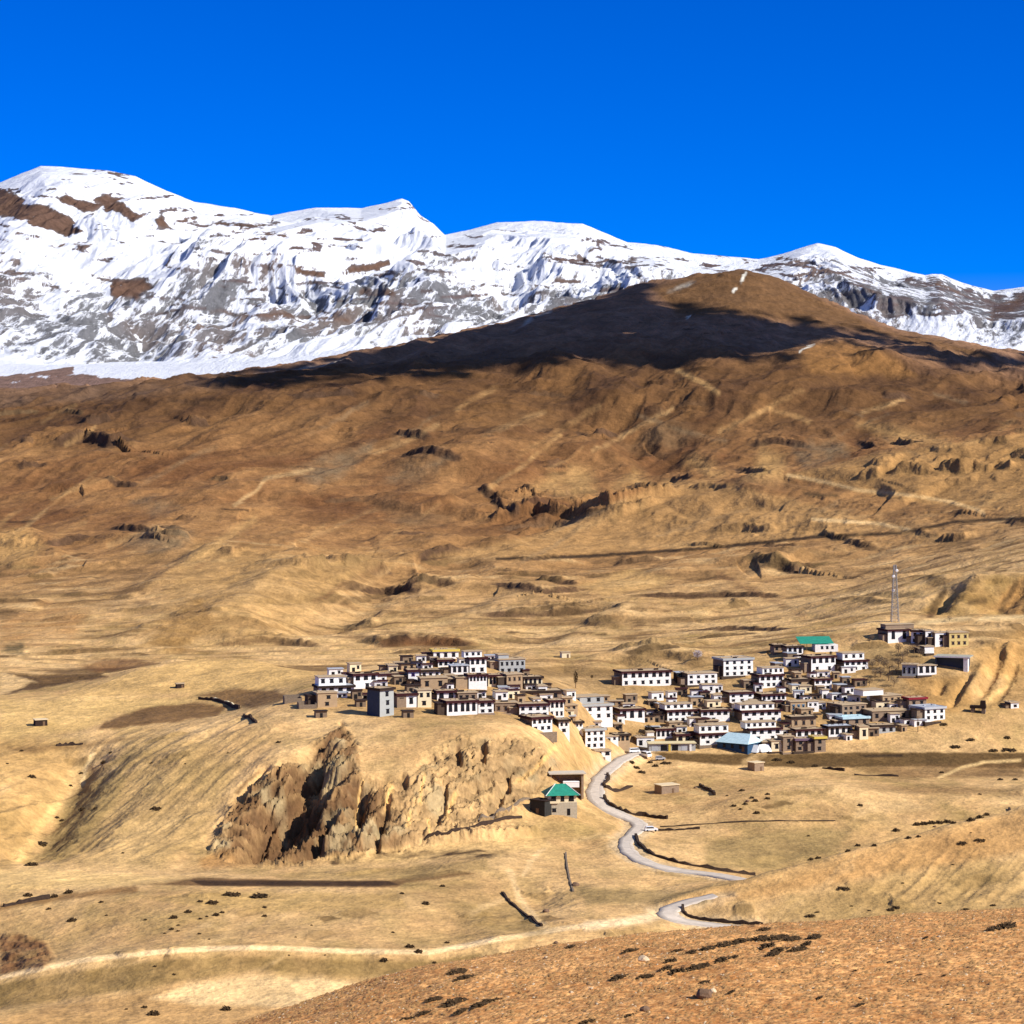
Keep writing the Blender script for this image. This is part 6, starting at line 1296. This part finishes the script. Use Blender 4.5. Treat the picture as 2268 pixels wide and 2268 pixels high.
# foreground scrub
lab = 'flat dark heath clump on the stony foreground hill'; g_ = 'heath clumps on the foreground hill'
for x, y, w in ((2225, 2056, 50), (2195, 2062, 36), (1690, 2062, 30), (1500, 2108, 24), (1530, 2112, 30), (1565, 2104, 34), (1600, 2096, 40), (1640, 2088, 40), (1680, 2084, 44), (1720, 2082, 46), (1750, 2084, 40), (1700, 2098, 40), (1725, 2108, 40), (1710, 2116, 34), (1765, 2106, 36), (1785, 2094, 34), (1800, 2080, 40), (1475, 2148, 34), (1500, 2154, 40), (1545, 2146, 44), (1560, 2138, 26), (1600, 2128, 36), (1625, 2122, 24), (1485, 2130, 30), (1370, 2168, 38), (1425, 2166, 30), (1442, 2164, 20), (1560, 2178, 26), (1395, 2108, 30), (1262, 2100, 26), (1010, 2156, 40), (1030, 2168, 36), (1005, 2224, 50), (1060, 2230, 40), (1085, 2220, 34), (1020, 2242, 30), (1905, 2226, 18), (1814, 2212, 20), (2090, 2162, 14), (2098, 2226, 10), (1895, 2150, 10), (1970, 2132, 14), (2050, 2078, 16), (1620, 2198, 20), (1395, 2250, 20), (1300, 2266, 30), (960, 2215, 30), (940, 2245, 26), (900, 2258, 22), (2035, 2160, 12)):
    o = bush(x, y, w, lab, g_, fl=FG, dmin=120, asp=.55); o.scale = (o.scale[0] * 1.9, o.scale[1] * .75, o.scale[2] * 1.25); o.rotation_euler = (0, 0, R(rnd.uniform(38, 62))); o.name = 'heath_clump'
def rock(px, py, w, lab, grp, mat, fl=None, dmin=120, asp=.7):
    p = (fl or G).ray(px, py, dmin); s = p[1] / F * w / 2; bm = bmesh.new()
    bmesh.ops.create_icosphere(bm, subdivisions=2, radius=1)
    sd = rnd.random() * 50
    for v in bm.verts:
        k = 1 + .35 * float(fbm(np.array([v.co.x * 1.3 + sd]), np.array([v.co.y * 1.3 + v.co.z * 1.7 + sd]), 2, 4)[0]); v.co *= k
    o = mk('boulder', bm, mat); o.location = (p[0], p[1], p[2] + s * asp * .3); o.scale = (s, s * .9, s * asp); o.rotation_euler = (rnd.uniform(-.2, .2), 0, rnd.uniform(0, 6))
    return tag(o, lab, 'boulder', grp)
rock(1425, 2128, 26, 'pale angular boulder among the heath clumps of the foreground', None, m_rockp, FG)
rock(1560, 2208, 40, 'largest dark boulder low on the foreground hill', None, m_rockd, FG); rock(1578, 2198, 20, 'pale rock leaning behind the largest dark boulder', None, m_rockp, FG)
rock(1428, 2240, 26, 'dark pointed boulder near the bottom edge of the picture', None, m_rockd, FG)
for x, y in ((2080, 2076), (1210, 2122), (1266, 2199), (2140, 2160), (2130, 2216), (1100, 2100), (1680, 2175), (1478, 2256), (1310, 2190), (1950, 2085), (1820, 2110)): rock(x, y, 9, 'small pale stone lying on the foreground hill', 'pale stones on the foreground hill', m_rockp, FG)
for x, y, w in ((1210, 2020, 16), (1232, 2090, 12), (1275, 1962, 18), (1655, 1776, 10), (2070, 1832, 8), (1540, 1746, 9)): rock(x, y, w, 'brown boulder on the valley floor among the fields', 'boulders on the valley floor', m_rockd, None, 560)

# bare trees: trunk, limbs and a haze of twigs
def tree_parts(seed, h, rx, mat, n=420):
    r_ = random.Random(seed); bm = bmesh.new()
    def limb(a, b, r0, r1):
        a = Vector(a); b = Vector(b); d = (b - a).normalized(); e = d.orthogonal().normalized(); f = d.cross(e)
        q = [[bm.verts.new(p + (e * math.cos(k * 1.047) + f * math.sin(k * 1.047)) * r) for k in range(6)] for p, r in ((a, r0), (b, r1))]
        for k in range(6): bm.faces.new((q[0][k], q[0][(k + 1) % 6], q[1][(k + 1) % 6], q[1][k]))
    limb((0, 0, -.5), (.1, 0, h * .35), .22, .15); limb((.1, 0, h * .35), (0, .1, h * .85), .15, .04)
    for k in range(7):
        a = k * .9 + r_.uniform(0, .5); z = h * r_.uniform(.3, .6); limb((.05, 0, z), (math.cos(a) * rx * .8, math.sin(a) * rx * .8, z + h * r_.uniform(.15, .4)), .09, .02)
    tr = bpy.data.meshes.new('trunk'); bm.to_mesh(tr); bm.free(); tr.materials.append(m_wood)
    bm = bmesh.new()
    for _ in range(n):
        while True:
            q = Vector((r_.uniform(-1, 1), r_.uniform(-1, 1), r_.uniform(-1, 1)))
            if .15 < q.length < 1: break
        c = Vector((q.x * rx, q.y * rx, h * .64 + q.z * h * .38)); d = (Vector((q.x, q.y, .7)) + Vector((r_.gauss(0, .4), r_.gauss(0, .4), r_.gauss(0, .4)))).normalized(); e = d.orthogonal().normalized()
        l = r_.uniform(.25, .6); bm.faces.new([bm.verts.new(c + e * .09), bm.verts.new(c - e * .09), bm.verts.new(c + d * l)])
    cr = bpy.data.meshes.new('crown'); bm.to_mesh(cr); bm.free(); cr.materials.append(mat); return tr, cr
KN = tree_parts(1, 5.0, 2.2, m_twig); PL = tree_parts(3, 4.2, 2.0, m_paletwig, 500); DK = tree_parts(5, 4.6, 1.5, m_bush, 600); PO = tree_parts(9, 7.5, .9, m_bush, 500)
def tree(kind, px, py, lab, grp=None, sc=1.0, nm='bare_tree', dmin=850):
    p = at_px(px, py, dmin); t = thing(nm, lab, 'tree', p, rnd.uniform(0, 6), grp); t.scale = (sc, sc, sc)
    for n_, me_ in zip(('trunk', 'crown'), kind):
        o = bpy.data.objects.new(n_, me_); COL.objects.link(o); o.parent = t
for x, y, sc in ((1932, 1480, .9), (1945, 1474, 1), (1958, 1482, 1.1), (1970, 1490, 1), (1985, 1495, .9), (1950, 1500, 1), (1968, 1508, 1), (1938, 1500, .8), (1990, 1478, .9), (1925, 1520, .8), (1990, 1445, .9), (2010, 1452, 1), (2025, 1447, 1), (2040, 1456, .9), (2000, 1462, .9), (1980, 1520, .9)):
    tree(KN, x, y, 'grey brown bare willow in the grove between the knoll and the east rows', 'bare willows of the knoll grove', sc)
tree(PL, 1545, 1462, 'pale whitish blossoming tree above the dark glazed shed', sc=1.1)
tree(PO, 1275, 1524, 'slim dark poplar standing alone in the centre of the village', nm='poplar')
tree(DK, 1436, 1633, 'round dark tree left of the small dark eaved house', sc=1.15, nm='round_tree')
tree(DK, 1510, 1528, 'small dark tree below the dark glazed shed', sc=.55, nm='round_tree')
tree(DK, 1311, 1505, 'tiny dark tree on the terrace edge left of the very long white house', sc=.45, nm='round_tree')
tree(DK, 1840, 1452, 'little dark tree in front of the green roofed shed', sc=.45, nm='round_tree')
tree(DK, 1701, 1452, 'small dark tree at the upper path left of the dark fronted house', sc=.5, nm='round_tree')
for x, y in ((2103, 1376), (1925, 1424), (1932, 1418)): tree(KN, x, y, 'small bare tree along the upper track by the knoll', 'bare trees along the upper track', .55)
for x, y in ((2033, 1621), (1760, 1600), (1345, 1610)):
    p = at_px(x, y); t = thing('utility_pole', {2033: 'thin wooden utility pole at the east edge of the village', 1760: 'wooden utility pole among the east rows of houses', 1345: 'wooden utility pole in mid village above the nine windowed house'}[x], 'pole', p)
    bm = bmesh.new(); bar(bm, (0, 0, -.5), (0, 0, 7), .13); mk('post', bm, m_wood, t)
    bm = bmesh.new(); bar(bm, (-.8, 0, 6.5), (.8, 0, 6.5), .07); mk('crossarm', bm, m_wood, t)

# ------------------------------------------------------------------ dry tufts and pebbles of the foreground: uncountable
r_ = np.random.RandomState(4)
def scatter(name, n, size, mat, seed, flat_=.6):
    r_ = np.random.RandomState(seed)
    px = r_.uniform(350, 2330, n); d = 175 + (282 - 175) * r_.rand(n) ** .8
    i = np.clip(np.searchsorted(FG.px, px), 1, len(FG.px) - 1); j = np.clip(np.searchsorted(FG.d, d), 1, len(FG.d) - 1)
    base = np.stack([(px - 1134) / F * d, d, FG.Z[j, i]], 1)
    k = gn(base[:, 0] / 5, base[:, 1] / 5, 6) + r_.uniform(-.6, .6, n) > -.15; base = base[k]; n = len(base)
    sz = size * r_.uniform(.45, 1.3, n) ** 1.3
    oc = np.array([(1, 0, 0), (.3, .95, 0), (-.8, .6, 0), (-.8, -.6, 0), (.3, -.95, 0), (0, 0, 1)], float)
    ang = r_.rand(n) * 6.28; ca, sa = np.cos(ang), np.sin(ang)
    jit = r_.uniform(.65, 1.35, (n, 6, 1))
    v = oc[None] * jit * sz[:, None, None]
    x = v[..., 0] * ca[:, None] - v[..., 1] * sa[:, None]; y = v[..., 0] * sa[:, None] + v[..., 1] * ca[:, None]
    co = np.stack([x + base[:, None, 0], y + base[:, None, 1], v[..., 2] * flat_ + base[:, None, 2] - .03], -1).reshape(-1, 3)
    tri = np.array([(0, 1, 5), (1, 2, 5), (2, 3, 5), (3, 4, 5), (4, 0, 5)]); f = (np.arange(n)[:, None, None] * 6 + tri[None]).reshape(-1, 3)
    me = bpy.data.meshes.new(name); me.vertices.add(len(co)); me.vertices.foreach_set('co', co.astype(np.float32).ravel())
    me.loops.add(f.size); me.loops.foreach_set('vertex_index', f.astype(np.int32).ravel()); me.polygons.add(len(f)); me.polygons.foreach_set('loop_start', np.arange(0, f.size, 3, dtype=np.int32))
    me.update(calc_edges=True); me.validate(); me.materials.append(mat); o = bpy.data.objects.new(name, me); COL.objects.link(o); o['kind'] = 'stuff'
    o['label'] = {'grass_tufts': 'dry brown grass tufts covering the foreground hill', 'pebbles': 'pale pebbles strewn over the foreground hill'}[name]
    return o
scatter('grass_tufts', 42000, .19, m_tuft, 1, .8)
scatter('pebbles', 6000, .13, m_rockp, 2, .7)
